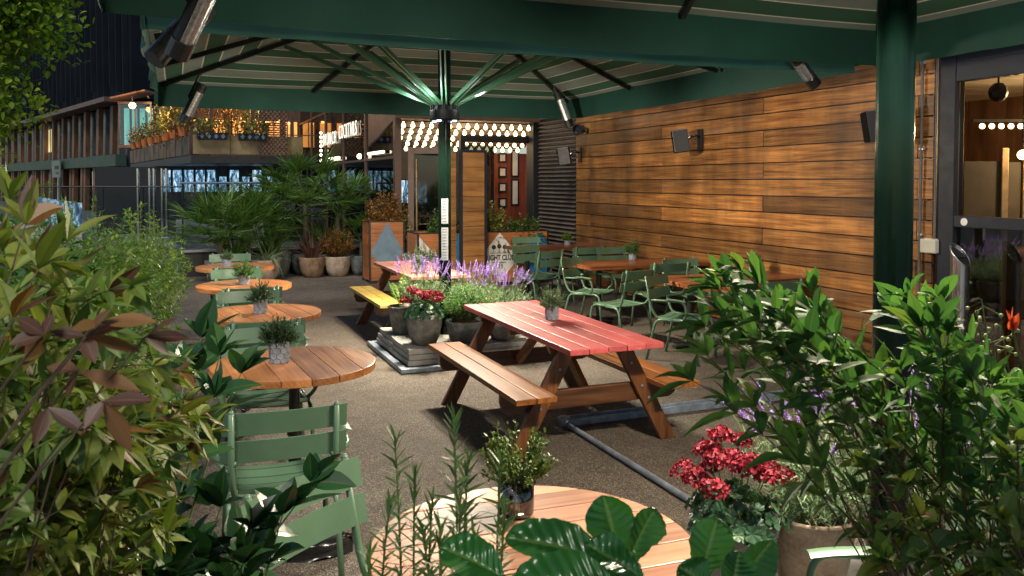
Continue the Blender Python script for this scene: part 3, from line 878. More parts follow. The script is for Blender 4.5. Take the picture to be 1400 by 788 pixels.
# ---------------------------------------------------------------- picnic tables
def picnic(loc, label, seat_mat, top_mat, L=2.06):
    t = thing('picnic_table', label, 'picnic table', loc, 0)
    h = L/2
    mb = MB(); n = 5; wd = .69
    for i in range(n):
        a = -wd/2+i*wd/n
        e = RNG.uniform(-.006, .006)
        mb.bb(a+.0025, a+wd/n-.0025, -h+e, h+e, .712, .75)
    mb.build('tabletop', top_mat, t, bevel=.005)
    for s in (-1, 1):
        mb = MB()
        for i in range(2):
            a = .395+.142*i
            mb.bb(s*a, s*(a+.137), -h+.07+RNG.uniform(-.005, .005), h-.07, .412, .45)
        mb.build('bench', seat_mat, t, bevel=.005)
    for e in (-1, 1):
        y = e*(h-.30)
        for s in (-1, 1):
            mb = MB()
            # leg sloping from under the top outwards to the ground
            mb.prism([(s*.13, .712), (s*.255, .712), (s*.64, .0), (s*.515, .0)] if s > 0 else [(s*.255, .712), (s*.13, .712), (s*.515, .0), (s*.64, .0)], y-e*.022-.021, y-e*.022+.021)
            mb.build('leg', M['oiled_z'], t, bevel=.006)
            mb = MB()
            for (zx, zz) in ((.235, .66), (.29, .56), (.375, .395), (.43, .31)):
                mb.tube([(s*(zx-.02), y-e*.022+e*.024, zz), (s*(zx-.02), y-e*.022+e*.0285, zz)], .009, 10)
            mb.build('bolt', M['steel'], t)
        mb = MB(); mb.prism([(-.67, .36), (-.65, .30), (-.6, .285), (.6, .285), (.65, .30), (.67, .36), (.67, .411), (-.67, .411)], y-e*.066-.0215, y-e*.066+.0215)
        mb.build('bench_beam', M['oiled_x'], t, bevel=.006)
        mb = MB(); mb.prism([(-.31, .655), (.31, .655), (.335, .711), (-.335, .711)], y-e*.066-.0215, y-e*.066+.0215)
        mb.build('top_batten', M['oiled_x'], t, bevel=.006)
        mb = MB(); mb.beam((0, y-e*.112, .33), (0, e*.14, .69), .07, .04, up=(1, 0, 0)); mb.build('brace', M['oiled'], t, bevel=.005)
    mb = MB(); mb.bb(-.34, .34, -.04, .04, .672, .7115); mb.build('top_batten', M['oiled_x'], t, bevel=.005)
    return t
picnic((2.60, 5.62, 0), 'large picnic table with a red top and brown benches in the middle of the terrace', M['oiled'], M['red_paint'])
picnic((2.72, 9.70, 0), 'picnic table with a pink red top and yellow bench behind the parasol pole', M['yellow_paint'], M['pink_paint'], 1.86)

# ---------------------------------------------------------------- black sheet under the chair
t = thing('plastic_bag', 'shiny black crumpled bag on the ground under the askew green chair', 'bag', (.62, 4.02, 0))
mb = MB()
mb.grid(lambda u, v: ((.17+.03*math.sin(7*u*2*PI))*math.cos(2*PI*u)*math.sin(PI*.5*v+.02)*(1 if v < .95 else .97), .12*math.sin(2*PI*u)*math.sin(PI*.5*v+.02)+.02*math.sin(9*v), .004+.1*math.cos(PI*.5*v)+.012*math.sin(23*u+9*v)*v), 30, 8)
mb.build('film', M['black_gloss'], t, smooth=True)

# ---------------------------------------------------------------- small pots on the tables
def hexpot(r=.058, h=.12):
    mb = MB(); mb.lathe([(r*.84, 0), (r*.9, .006), (r*.97, h*.5), (r*1.0, h), (r*.86, h), (r*.84, h*.9), (0, h*.88)], 28)
    nc, nr = 9, 4
    w = 2*PI/nc; rowh = h/nr
    for j in range(nr):
        for i in range(nc):
            a0 = (i+.5*(j % 2))*w; z0 = (j+.5)*rowh
            out = []; inn = []
            for k in range(6):
                th = PI/6+k*PI/3
                for sc, lst, rr in ((.97, out, r*1.04), (.72, inn, r*.965)):
                    da = math.cos(th)*w*.56*sc; dz = math.sin(th)*rowh*.66*sc
                    z = min(max(z0+dz, .002), h-.001)
                    lst.append(((rr*(.93+.08*z/h))*math.cos(a0+da), (rr*(.93+.08*z/h))*math.sin(a0+da), z))
            mb.add(out+inn, [(k, (k+1) % 6, 6+(k+1) % 6, 6+k) for k in range(6)] + [tuple(range(6, 12))])
    return mb
def tuft(mb, c, rad, n, L, Wd, kind='ball', rng=RNG, up=.5):
    d = rng.normal(0, 1, (n, 3)); d /= np.linalg.norm(d, axis=1, keepdims=True)
    rr = rng.random((n, 1))**.45
    p = np.array(c)+d*rr*np.array(rad)
    dr = d*np.array([1, 1, .7])+np.array([0, 0, up])+rng.normal(0, .35, (n, 3))
    mb.leaves(p, dr, L*(.7+.6*rng.random(n)), Wd*(.7+.6*rng.random(n)), droop=.1)
def table_pot(x, y, z, label, r, h, plant, sz, mat, leaf):
    t = thing('potted_plant', label, 'plant', (x, y, z), RNG.uniform(0, 6), 'small pot plants on the tables')
    hexpot(r, h).build('pot', M[mat], t)
    mb = MB(); mb.lathe([(r*.85, h*.9), (r*.5, h*.93), (0, h*.94)], 16); mb.build('soil', M['soil'], t)
    mb = MB(); st = MB()
    n = int(26*plant[1])
    for i in range(n):
        a, e = RNG.uniform(0, 2*PI), RNG.uniform(.05, 1)
        d = np.array([math.cos(a)*math.sqrt(1-e*e), math.sin(a)*math.sqrt(1-e*e), e*1.25])
        p0 = np.array([d[0]*r*.4, d[1]*r*.4, h*.92]); ln = sz*(.75+.4*RNG.random())
        p1 = p0+d*ln*np.array([.75, .75, 1])
        st.tube([tuple(p0), tuple((p0+p1)/2+RNG.normal(0, .004, 3)), tuple(p1)], .0016, 4, caps=False)
        if plant[0] == 'needle':
            m = 26; tt = np.linspace(.15, 1, m)
            P = p0+(p1-p0)*tt[:, None]; Dv = RNG.normal(0, .8, (m, 3))+d*.9
            mb.leaves(P, Dv, .026*(.8+.4*RNG.random(m)), .0048, droop=.05)
        elif plant[0] == 'box':
            m = 26; tt = np.linspace(.2, 1, m)
            P = p0+(p1-p0)*tt[:, None]+RNG.normal(0, .006, (m, 3)); Dv = RNG.normal(0, .8, (m, 3))+d*.6
            mb.leaves(P, Dv, .017*(.8+.4*RNG.random(m)), .011, droop=.1)
        else:
            m = 34; tt = np.linspace(.1, 1, m)
            P = p0+(p1-p0)*tt[:, None]; Dv = RNG.normal(0, .7, (m, 3))+d*1.1
            mb.leaves(P, Dv, .036*(.8+.4*RNG.random(m)), .004, droop=.2)
    mb.build('foliage', M[leaf], t); st.build('stems', M['stem_green'], t)
    return t
TZ = .7422
table_pot(.55, 4.96, TZ, 'dark rosemary like bush in a grey hexagon pot on the round table by the armchair', .06, .125, ('needle', 5), .12, 'conc_pot', 'lf_dark')
table_pot(.62, 6.88, TZ, 'dark rounded bush in a small grey pot on the second round table', .055, .11, ('needle', 3), .115, 'conc_pot', 'lf_dark')
table_pot(.64, 8.88, TZ, 'feathery bright green plant in a small grey pot on the third round table', .055, .1, ('feather', 2.4), .12, 'conc_pot', 'lf_green')
table_pot(.58, 10.8, TZ, 'grey green plant in a grey pot on the most distant round table', .055, .1, ('needle', 2), .09, 'conc_pot', 'lf_grey')
table_pot(2.64, 5.68, .7502, 'grey green sprig plant in a pale patterned pot on the red picnic table', .052, .105, ('needle', 2.4), .13, 'conc_pot', 'lf_grey')
table_pot(2.56, 9.1, .7502, 'grey green plant in a white pot on the picnic table with the yellow bench', .05, .1, ('needle', 2.2), .09, 'conc_pot', 'lf_grey')
table_pot(5.72, 9.72, TZ, 'bright feathery plant in a patterned pot on the middle long table', .055, .1, ('feather', 2.4), .13, 'conc_pot', 'lf_green')
table_pot(6.02, 12.35, TZ, 'small clipped bright plant in a white pot on the table by the planter', .055, .09, ('box', 3), .1, 'conc_pot', 'lf_fresh')
table_pot(6.22, 7.82, TZ, 'pale green plant in a patterned pot on the long table behind the bush', .055, .1, ('feather', 2), .11, 'conc_pot', 'lf_grey')
# bushy plant in a jar on the pale table
t = thing('potted_plant', 'leafy box like bush in a glassy jar on the pale round table behind the rosemary', 'plant', (.99, 2.40, TZ), 0, 'small pot plants on the tables')
mb = MB(); mb.lathe([(.052, 0), (.058, .01), (.058, .115), (.053, .115), (.053, .02), (0, .02)], 28); mb.build('jar', glassmat('jar_glass', (.75, .8, .78), .1, .05), t, smooth=True)
mb = MB(); mb.lathe([(.0, .022), (.05, .022), (.051, .085), (.0, .09)], 22); mb.build('soil', M['soil'], t)
mb = MB(); st = MB()
for i in range(64):
    a = RNG.uniform(0, 2*PI); e = RNG.uniform(.1, 1)
    q = math.sqrt(1-e*e)
    p0 = np.array([.02*math.cos(a), .02*math.sin(a), .085]); p1 = p0+np.array([math.cos(a)*q*.11, math.sin(a)*q*.11, .05+.14*e])*RNG.uniform(.75, 1.1)
    st.tube([tuple(p0), tuple((p0+p1)/2), tuple(p1)], .0015, 4, caps=False)
    m = 24; tt = np.linspace(.3, 1.02, m)
    mb.leaves(p0+(p1-p0)*tt[:, None]+RNG.normal(0, .004, (m, 3)), RNG.normal(0, .8, (m, 3))+[0, 0, .6], .015*(.7+.6*RNG.random(m)), .009, droop=.05)
mb.build('foliage', M['lf_box'], t); st.build('stems', M['stem_green'], t)
LANC = [.12, .72, 1.0, .82, .42, .02]
OVAL = [.2, .85, 1.0, .85, .5, .03]
SWORD = [.8, 1.0, .95, .75, .4, .02]
NEEDLE = [.8, 1, .7, .05]
def unit(v):
    v = np.asarray(v, float); return v/max(np.linalg.norm(v), 1e-6)
def curve(p0, p1, lift=0.0, side=None, n=8):
    p0, p1 = np.asarray(p0, float), np.asarray(p1, float)
    mid = (p0+p1)/2 + np.array([0, 0, lift])
    if side is not None: mid = mid+np.asarray(side)
    t = np.linspace(0, 1, n)[:, None]
    return p0*(1-t)**2+mid*2*t*(1-t)+p1*t*t
def tang(c): 
    d = np.gradient(c, axis=0); return d/np.maximum(np.linalg.norm(d, axis=1, keepdims=True), 1e-6)
def along(c, ts):
    k = np.linspace(0, 1, len(c))
    return np.stack([np.interp(ts, k, c[:, i]) for i in range(3)], 1)
def sprig(lf, st, c, t0, nodes, per, L, Wd, spread=.9, r=.003, prof=LANC, droop=.25, rnd=None, tip=True, fold=.25):
    """leaves in whorls along a curved stem"""
    st.tube([tuple(p) for p in c], list(np.linspace(r, r*.45, len(c))), 5, caps=False)
    T = tang(c)
    ts = np.linspace(t0, .98, nodes)
    P = along(c, ts); D = along(T, ts); pp, dd, ll = [], [], []
    for i in range(nodes):
        a0 = RNG.uniform(0, 2*PI)
        u = unit(np.cross(D[i], [0.3, .2, 1])); w = np.cross(D[i], u)
        for k in range(per):
            a = a0+2*PI*k/per+RNG.normal(0, .25)
            s = spread*RNG.uniform(.75, 1.2)
            pp.append(P[i]); dd.append(D[i]*math.cos(s)+(u*math.cos(a)+w*math.sin(a))*math.sin(s)+[0, 0, .12])
            ll.append(RNG.uniform(.5, 1.2))
    if tip:
        for k in range(3):
            pp.append(P[-1]); dd.append(D[-1]+RNG.normal(0, .35, 3)); ll.append(RNG.uniform(.7, 1.0))
    ll = np.array(ll); n = len(pp)
    rn = RNG.random(n) if rnd is None else np.clip(RNG.normal(rnd[0], rnd[1], n), 0, 1)
    lf.leaves(np.array(pp), np.array(dd), L*ll, Wd*ll*RNG.uniform(.85, 1.15, n), prof=prof, droop=droop*RNG.uniform(.3, 1.6, n), rnd=rn, fold=fold)

def pinnate(lf, st, p, d, ln, pairs, L, Wd, rnd, droop=.3):
    """compound leaf: a rachis with paired leaflets and an end leaflet"""
    d = unit(d); e = np.asarray(p)+d*ln+np.array([0, 0, -droop*ln*.5])
    c = curve(p, e, ln*.1)
    st.tube([tuple(q) for q in c], list(np.linspace(.0018, .0009, len(c))), 4, caps=False)
    T = tang(c); ts = np.linspace(.3, .95, pairs); P = along(c, ts); D = along(T, ts)
    pp, dd = [], []
    for i in range(pairs):
        s = unit(np.cross(D[i], [0, 0, 1.0]))
        for g in (-1, 1):
            pp.append(P[i]); dd.append(D[i]*.75+s*g*.85+RNG.normal(0, .14, 3))
    pp.append(c[-1]); dd.append(D[-1]+RNG.normal(0, .1, 3))
    n = len(pp)
    lf.leaves(np.array(pp), np.array(dd), L*RNG.uniform(.75, 1.15, n), Wd*RNG.uniform(.8, 1.15, n), prof=LANC, droop=.22*RNG.uniform(.2, 1.8, n), rnd=np.clip(rnd+RNG.normal(0, .1, n), 0, 1), fold=.22)

def stone_pot(t, r, h, mat, shape='round', soil=True):
    prof = {'round': [(r*.55, 0), (r*.66, .01), (r*.86, h*.3), (r*.98, h*.65), (r, h*.92), (r*.99, h)],
            'cone': [(r*.62, 0), (r*.66, .01), (r*.8, h*.4), (r*.95, h*.85), (r*1.0, h*.97), (r, h)],
            'bowl': [(r*.7, 0), (r*.76, .01), (r*.9, h*.4), (r*1.0, h*.9), (r*1.03, h)]}[shape]
    prof = prof+[(r*.9, h), (r*.88, h*.85), (0, h*.84)]
    mb = MB(); mb.lathe(prof, 36, jit=.012); mb.build('pot', M[mat], t, smooth=True, bevel=0)
    if soil:
        mb = MB()
        mb.grid(lambda u, v: (r*.885*v*math.cos(2*PI*u), r*.885*v*math.sin(2*PI*u), h*.87+.012*math.sin(14*u)*v+.008*math.sin(31*v+9*u)), 26, 6)
        mb.build('soil', M['soil'], t, smooth=True)
    return h*.87

# ---------------------------------------------------------------- geraniums, lavender, ferns
def petals(mb, c, r, n, size, squash=.8):
    d = RNG.normal(0, 1, (n, 3)); d /= np.linalg.norm(d, axis=1, keepdims=True)
    d[:, 2] = np.abs(d[:, 2])*1.0-.25*(RNG.random(n))
    p = np.array(c)+d*r*np.array([1, 1, squash])*RNG.uniform(.7, 1, (n, 1))
    tdir = np.cross(d, RNG.normal(0, 1, (n, 3)))
    mb.leaves(p, tdir+d*.45, size*RNG.uniform(.8, 1.2, n), size*RNG.uniform(.85, 1.2, n), up=d, prof=[.3, .9, 1, .8, .3], droop=.0, fold=.2)
def geranium_leaf(mb, c, d, r):
    d = unit(d); u = unit(np.cross(d, [.2, .1, 1])); w = np.cross(d, u)
    n = 14; V = [np.asarray(c)]; cols = []
    rn = RNG.random()
    for k in range(n):
        a = 2*PI*k/n
        rr = r*(1+.1*math.cos(7*a))*(.72 if k == 0 else 1)
        V.append(np.asarray(c)+(u*math.cos(a)+w*math.sin(a))*rr+d*r*(.22+.07*math.cos(7*a)))
    mb.add(V, [(0, 1+k, 1+(k+1) % n) for k in range(n)], np.array([[rn, .0, .2]]+[[rn, .5, .8]]*n))
def geranium(loc, label, r, h, pmat, heads, shape='round', spread=.17, top=.24, rot=0, fl=.036):
    t = thing('geranium_pot', label, 'potted flowers', loc, rot)
    z0 = stone_pot(t, r, h, pmat, shape)
    lf, st = MB(), MB()
    for i in range(150):
        a = RNG.uniform(0, 2*PI); q = math.sqrt(RNG.random())*spread*1.05
        z = z0+RNG.uniform(.0, .15)*(1.25-q/spread*.8)+.01
        p = np.array([q*math.cos(a), q*math.sin(a), z])
        geranium_leaf(lf, p, [math.cos(a)*q*6, math.sin(a)*q*6, .55+RNG.normal(0, .2)]+RNG.normal(0, .2, 3), RNG.uniform(.018, .034))
        if i % 3 == 0: st.tube([(q*.3*math.cos(a), q*.3*math.sin(a), z0), tuple(p)], .002, 4, caps=False)
    lf.build('foliage', M['lf_holly2'], t)
    for hd in range(heads):
        a = hd*2.4+RNG.normal(0, .2); q = spread*math.sqrt((hd+.4)/heads)*1.02
        p = np.array([q*math.cos(a), q*math.sin(a), z0+top*RNG.uniform(.55, 1.0)*(1-.25*(q/spread)**2)+.03])
        st.tube([tuple(x) for x in curve([p[0]*.35, p[1]*.35, z0], p, .03)], .0022, 5, caps=False)
        f = MB(); petals(f, p, fl*RNG.uniform(.75, 1.15), 170, .0155)
        f.build('flower_head', M['petal_red'], t)
    st.build('stems', M['stem_green'], t)
    return t
M['lf_holly2'] = leafmat('geranium_leaf', [(0, (.02, .065, .035)), (.6, (.045, .12, .06)), (1, (.1, .2, .09))], .45, .22)
def lavender(loc, label, r, h, pmat, n, hgt, shape='round', spread=.2, spike=.055, rot=0, fol='lf_grey', petal='petal_purple'):
    t = thing('lavender_pot', label, 'potted flowers', loc, rot)
    z0 = stone_pot(t, r, h, pmat, shape)
    lf, st, fl = MB(), MB(), MB()
    for i in range(n*4):
        a = RNG.uniform(0, 2*PI); q = math.sqrt(RNG.random())*spread
        tip = np.array([q*math.cos(a)*1.35, q*math.sin(a)*1.35, z0+hgt*RNG.uniform(.35, .72)])
        c = curve([q*.4*math.cos(a), q*.4*math.sin(a), z0], tip, .02)
        m = 12; ts = np.linspace(.1, 1, m); P = along(c, ts); D = along(tang(c), ts)
        lf.leaves(P, D*.8+RNG.normal(0, .55, (m, 3)), .05*RNG.uniform(.7, 1.2, m), .006, prof=NEEDLE, droop=.15)
    for i in range(n):
        a = RNG.uniform(0, 2*PI); q = math.sqrt(RNG.random())*spread
        tip = np.array([q*math.cos(a)*1.45, q*math.sin(a)*1.45, z0+hgt*RNG.uniform(.8, 1.1)])
        c = curve([q*.4*math.cos(a), q*.4*math.sin(a), z0], tip, .03)
        st.tube([tuple(x) for x in c], .0013, 4, caps=False)
        ax = tang(c)[-1]+RNG.normal(0, .12, 3); ax = unit(ax)
        m = 60; tt = RNG.random(m)
        P = tip+ax*(tt*spike)[:, None]; D = RNG.normal(0, 1, (m, 3))+ax*.7
        fl.leaves(P, D, .012*(1.15-tt*.5), .007*(1.15-tt*.5), prof=[.5, 1, .8, .2], droop=0, rnd=np.clip(RNG.normal(.25+.5*RNG.random(), .15, m), 0, 1))
    lf.build('foliage', M[fol], t); st.build('stems', M['stem_green'], t); fl.build('flower_spikes', M[petal], t)
    return t
def fern(loc, label, r, h, pmat, n, L, shape='cone', up=1.0, rot=0, mat='lf_fresh', cat='potted fern'):
    t = thing('fern_pot', label, cat, loc, rot)
    z0 = stone_pot(t, r, h, pmat, shape)
    lf, st = MB(), MB()
    for i in range(n):
        a = 2*PI*i/n*1.7+RNG.normal(0, .3); ln = L*RNG.uniform(.7, 1.1)
        out = RNG.uniform(.35, .75)
        p1 = np.array([math.cos(a)*ln*out, math.sin(a)*ln*out, z0+ln*up*RNG.uniform(.7, 1)])
        c = curve([math.cos(a)*.02, math.sin(a)*.02, z0], p1, ln*.25, n=12)
        st.tube([tuple(x) for x in c], .0018, 4, caps=False)
        m = 22; ts = np.linspace(.18, 1, m); P = along(c, ts); T = along(tang(c), ts)
        s = np.cross(T, [0, 0, 1.0]); s /= np.maximum(np.linalg.norm(s, axis=1, keepdims=True), 1e-6)
        wl = .055*np.sin(np.clip(ts*1.05, 0, 1)*PI*.92+.15)+.006
        for g in (-1, 1):
            lf.leaves(P, s*g+T*.5, wl, .013, prof=[.7, 1, .8, .1], droop=.1, rnd=np.full(m, RNG.uniform(.3, .95)), fold=.1)
    lf.build('fronds', M[mat], t); st.build('stems', M['stem_green'], t)
    return t
def bushpot(loc, label, r, h, pmat, n, rad, leaf, L=.014, Wd=.009, shape='bowl', zc=.12, sq=.8, rot=0):
    t = thing('potted_shrub', label, 'potted shrub', loc, rot)
    z0 = stone_pot(t, r, h, pmat, shape)
    lf, st = MB(), MB()
    for i in range(n):
        a = RNG.uniform(0, 2*PI); e = RNG.uniform(-.15, 1)
        q = math.sqrt(max(0, 1-e*e)); k = RNG.uniform(.7, 1.08)
        p1 = np.array([math.cos(a)*q*rad*k, math.sin(a)*q*rad*k, z0+zc+e*rad*sq*k])
        c = curve([math.cos(a)*rad*.2, math.sin(a)*rad*.2, z0], p1, .03)
        st.tube([tuple(x) for x in c[::2]], .0014, 4, caps=False)
        m = 18; ts = np.linspace(.35, 1, m)
        lf.leaves(along(c, ts)+RNG.normal(0, .008, (m, 3)), RNG.normal(0, .8, (m, 3))+[math.cos(a)*q, math.sin(a)*q, .5], L*RNG.uniform(.7, 1.3, m), Wd*RNG.uniform(.8, 1.2, m), prof=OVAL, droop=.1)
    lf.build('foliage', M[leaf], t); st.build('stems', M['stem'], t)
    return t

# round the far pole, standing on the slabs
SZ = .205
fern((2.19, 8.43, SZ), 'bright green fern in a grey stone pot at the corner of the paving slabs', .155, .29, 'pot_grey', 9, .34, up=1.0)
lavender((2.36, 8.18, SZ), 'lavender in a teal glazed pot behind the red geranium on the slabs', .16, .33, 'pot_blue', 60, .42, spread=.19, spike=.1)
geranium((2.24, 7.78, SZ), 'red geranium in a grey stone pot on the paving slabs, close to the brown bench', .175, .30, 'pot_grey', 11, spread=.19, top=.3, fl=.06)
bushpot((2.66, 7.78, SZ), 'rounded small leaved bush in a dark bowl pot behind the red table end', .19, .21, 'pot_dark', 330, .26, 'lf_green', .018, .011, zc=.17)
lavender((3.04, 7.72, SZ), 'lavender in a grey stone pot at the table side of the slabs', .17, .27, 'pot_grey', 56, .38, spread=.24, spike=.09)
lavender((2.84, 8.2, SZ), 'tall lavender massed on the slabs just behind the far pole', .17, .3, 'pot_dark', 60, .39, spread=.24, spike=.09)
fern((3.12, 8.12, SZ), 'small bright fern with arching fronds at the edge of the slabs near the long tables', .14, .28, 'pot_grey', 7, .36, up=.75)
# round the near pole
geranium((2.10, 2.74, .058), 'red geranium in a rough grey pot beside the pale round table', .18, .38, 'pot_grey', 15, 'cone', .2, .36, fl=.055)
lavender((2.46, 2.70, .058), 'lavender in a broad grey stone pot next to the near red geranium', .185, .36, 'pot_pale', 60, .46, 'cone', .24, .075)
lavender((2.86, 2.60, .058), 'lavender spreading beside the thick green pole, behind the leafy bush', .17, .33, 'pot_grey', 64, .52, 'cone', .28, .075)
lavender((3.05, 2.25, .058), 'lavender massed in front of the glass door, beyond the leafy bush', .17, .33, 'pot_dark', 64, .52, 'cone', .28, .075)

# ---------------------------------------------------------------- planting on the left
def trough(x, y0, y1, w, h, label):
    t = thing('trough_planter', label, 'planter', (x, (y0+y1)/2, 0))
    L = y1-y0
    mb = MB()
    for (a, b_, c_, d_) in ((-w/2, w/2, -L/2, -L/2+.03), (-w/2, w/2, L/2-.03, L/2), (-w/2, -w/2+.03, -L/2+.031, L/2-.031), (w/2-.03, w/2, -L/2+.031, L/2-.031)):
        mb.bb(a, b_, c_, d_, .01, h)
    mb.build('box', M['deck'], t, bevel=.005)
    mb = MB(); mb.grid(lambda u, v: ((u-.5)*(w-.06), (v-.5)*(L-.06), h-.05+.015*math.sin(17*u+23*v)), 8, 24); mb.build('soil', M['soil'], t, smooth=True)
trough(-.62, 1.2, 4.4, .7, .62, 'long dark trough under the dense planting, nearer the camera')
trough(-.62, 4.5, 9.2, .7, .5, 'long dark trough under the fresh leafy planting beyond the holly')
trough(.55, .55, .95, 1.1, .55, 'trough under the rosemary and the big glossy leaves')
trough(1.75, 1.02, 1.42, 1.3, .55, 'trough under the leafy evergreen bush before the glass door')

def shrub(name, label, base, stems, fn, lmat, smat='stem', cat='shrub', group=None):
    """stems: list of (p0, p1, lift); fn(lf, st, curve)"""
    t = thing(name, label, cat, base, 0, group)
    lf, st = MB(), MB()
    for p0, p1, lift in stems:
        fn(lf, st, curve(np.array(p0)-base, np.array(p1)-base, lift, RNG.normal(0, .03, 3)))
    lf.build('foliage', M[lmat], t); st.build('stems', M[smat], t)
    return t

# nandina with bronze shoots close to the camera
def nandina_fn(tone, L=.066, Wd=.023):
    def f(lf, st, c):
        base = np.clip(tone+RNG.normal(0, .2), .2, 1)
        st.tube([tuple(p) for p in c], list(np.linspace(.0028, .0012, len(c))), 5, caps=False)
        T = tang(c)
        for q in range(5):                      # side twigs, each ending in a flat spray
            k = np.array([RNG.uniform(.45, 1)]); p = along(c, k)[0]
            a = RNG.uniform(0, 2*PI); ln = RNG.uniform(.07, .17)
            e = p+np.array([math.cos(a)*ln, math.sin(a)*ln, ln*RNG.uniform(-.1, .5)])
            c2 = curve(p, e, .02, n=6)
            sprig(lf, st, c2, .35, 4, 2, L, Wd, 1.0, .0013, LANC, .15, (base, .14), fold=.2)
    return f
b0 = np.array([-.30, 1.25, .57]); stems = []
def bush_tips(n, x0, x1, contour, ylow, d0, d1):
    out = []
    for i in range(n):
        px = RNG.uniform(x0, x1); top = np.interp(px, [c[0] for c in contour], [c[1] for c in contour])
        out.append((px, top+(ylow-top)*RNG.random()**1.25, RNG.uniform(d0, d1)))
    return out
for (px, py, d) in bush_tips(70, -50, 130, ((0, 375), (60, 395), (130, 430)), 740, 1.0, 1.6)+bush_tips(34, 130, 205, ((130, 440), (205, 510)), 720, 1.15, 1.6):
    stems.append((b0+[RNG.uniform(-.25, .15), RNG.uniform(-.15, .2), 0], np.array(at(px, py, d)), .1))
def nan2(lf, st, c):
    st.tube([tuple(p) for p in c], list(np.linspace(.0022, .001, len(c))), 4, caps=False)
    base = np.clip(RNG.normal(.48, .2), .18, 1)
    for q in range(4):
        k = np.array([[1.0, .97, .85, .7][q]]); p = along(c, k)[0]
        a = RNG.uniform(0, 2*PI); ln = RNG.uniform(.05, .12)
        e = p+np.array([math.cos(a)*ln, math.sin(a)*ln, ln*RNG.uniform(-.2, .4)])
        sprig(lf, st, curve(p, e, .015, n=5), .2, 3, 3, RNG.uniform(.04, .075), RNG.uniform(.014, .022), 1.0, .001, LANC, .15, (base, .14), fold=.2)
shrub('nandina_shrub', 'nandina bush close to the camera with olive green and orange tinged leaves', b0, stems, nan2, 'lf_nandina', 'stem')
# tall fresh shoots at the picture edge
b0 = np.array([-.40, 1.0, .57]); stems = []
for (px, py, d) in ((40, 290, 1.05), (20, 255, 1.1), (95, 315, 1.15), (150, 400, 1.1), (60, 350, 1.0), (10, 330, 1.2)):
    e = np.array(at(px, py, d)); stems.append((b0+RNG.normal(0, .05, 3)*[1, 1, 0], e, .2))
def shoot_fn(lf, st, c):
    sprig(lf, st, c, .55, 7, 3, .088, .022, .85, .002, LANC, .2, (.42, .22))
shrub('nandina_shrub', 'tall thin shoots with long yellow green leaves reaching up beside the tree', b0, stems, shoot_fn, 'lf_nandina', 'stem_red')
# bronze-red spray: each leaf grows from one of a few nodes on two arching shoots
t = thing('nandina_shrub', 'spray of large bronze red leaves in front of the green nandina', 'shrub', (-.60, 1.02, .57))
lf, st = MB(), MB(); O = np.array([-.60, 1.02, .57])
SPRAY = {(56, 459): [(20, 433), (8, 470), (30, 490), (70, 430)], (112, 461): [(190, 479), (126, 495), (66, 452), (205, 425), (150, 420)],
         (103, 509): [(188, 531), (84, 545), (60, 500)], (137, 551): [(203, 546), (174, 618), (110, 586)],
         (134, 442): [(95, 450), (212, 436)], (196, 462): [(256, 460), (240, 432), (228, 484)], (60, 560): [(110, 590), (40, 610)]}
prev = None
for i, ((nx, ny), tips) in enumerate(SPRAY.items()):
    d0 = .86+.02*(i % 3); n0 = np.array(at(nx, ny, d0))-O
    c = curve([RNG.normal(0, .02), RNG.normal(0, .02), 0], n0, .22, n=10); st.tube([tuple(p) for p in c], list(np.linspace(.0016, .0012, 10)), 5, caps=False)
    for (tx, ty) in tips:
        e = np.array(at(tx, ty, d0+RNG.uniform(-.035, .03)))-O; dv = e-n0
        lf.leaves([n0], [dv], [np.linalg.norm(dv)*1.02], [.0185*RNG.uniform(.8, 1.15)], up=np.array([[RNG.normal(-.2, .3), -.75, .75]]), prof=[.1, .5, .88, 1.0, .85, .5, .03], droop=.06, rnd=np.array([RNG.uniform(0, .95)]), fold=.22)
lf.build('foliage', M['lf_red'], t, smooth=True); st.build('stems', M['stem'], t)

# holly / aucuba with dark glossy leaves
def holly_fn(lf, st, c):
    sprig(lf, st, c, .4, 5, 3, .12, .056, .95, .0035, OVAL, .18, (.5, .28), fold=.28)
b0 = np.array([.02, 2.0, .5]); stems = []
for i in range(26):
    e = np.array([RNG.uniform(-.45, .16), RNG.uniform(1.5, 2.35), 0]); e[2] = RNG.uniform(.62, 1.08)-.25*max(0, e[0])
    stems.append((np.array([-.14+RNG.uniform(-.2, .1), 1.95+RNG.uniform(-.25, .2), .5]), e, .1))
for (px, py, d) in ((300, 480, 2.1), (275, 455, 2.2), (330, 505, 2.1), (290, 540, 2.0), (250, 500, 2.1)):
    stems.append((np.array([-.1, 2.0, .55]), np.array(at(px, py, d)), .15))
shrub('holly_bush', 'holly like bush with dark glossy leaves beside the green armchair', b0, stems, holly_fn, 'lf_holly', 'stem_green')
b0 = np.array([.1, 1.5, .5]); stems = []
for (px, py, d) in ((405, 690, 1.75), (430, 655, 1.8), (385, 700, 1.7), (340, 720, 1.65), (300, 690, 1.7), (260, 740, 1.6), (200, 720, 1.6), (330, 770, 1.55), (150, 760, 1.5), (230, 790, 1.5), (80, 770, 1.5), (20, 780, 1.5), (120, 720, 1.6), (40, 720, 1.6), (190, 790, 1.4), (290, 800, 1.4)):
    stems.append((np.array([-.05+RNG.uniform(-.25, .15), 1.5+RNG.uniform(-.15, .15), .5]), np.array(at(px, py, d)), .08))
def holly2(lf, st, c): sprig(lf, st, c, .35, 5, 3, .1, .05, 1.0, .0032, OVAL, .2, (.4, .25), fold=.28)
shrub('holly_bush', 'low dark holly like shoots in front of the askew green chair', b0, stems, holly2, 'lf_holly', 'stem_green')

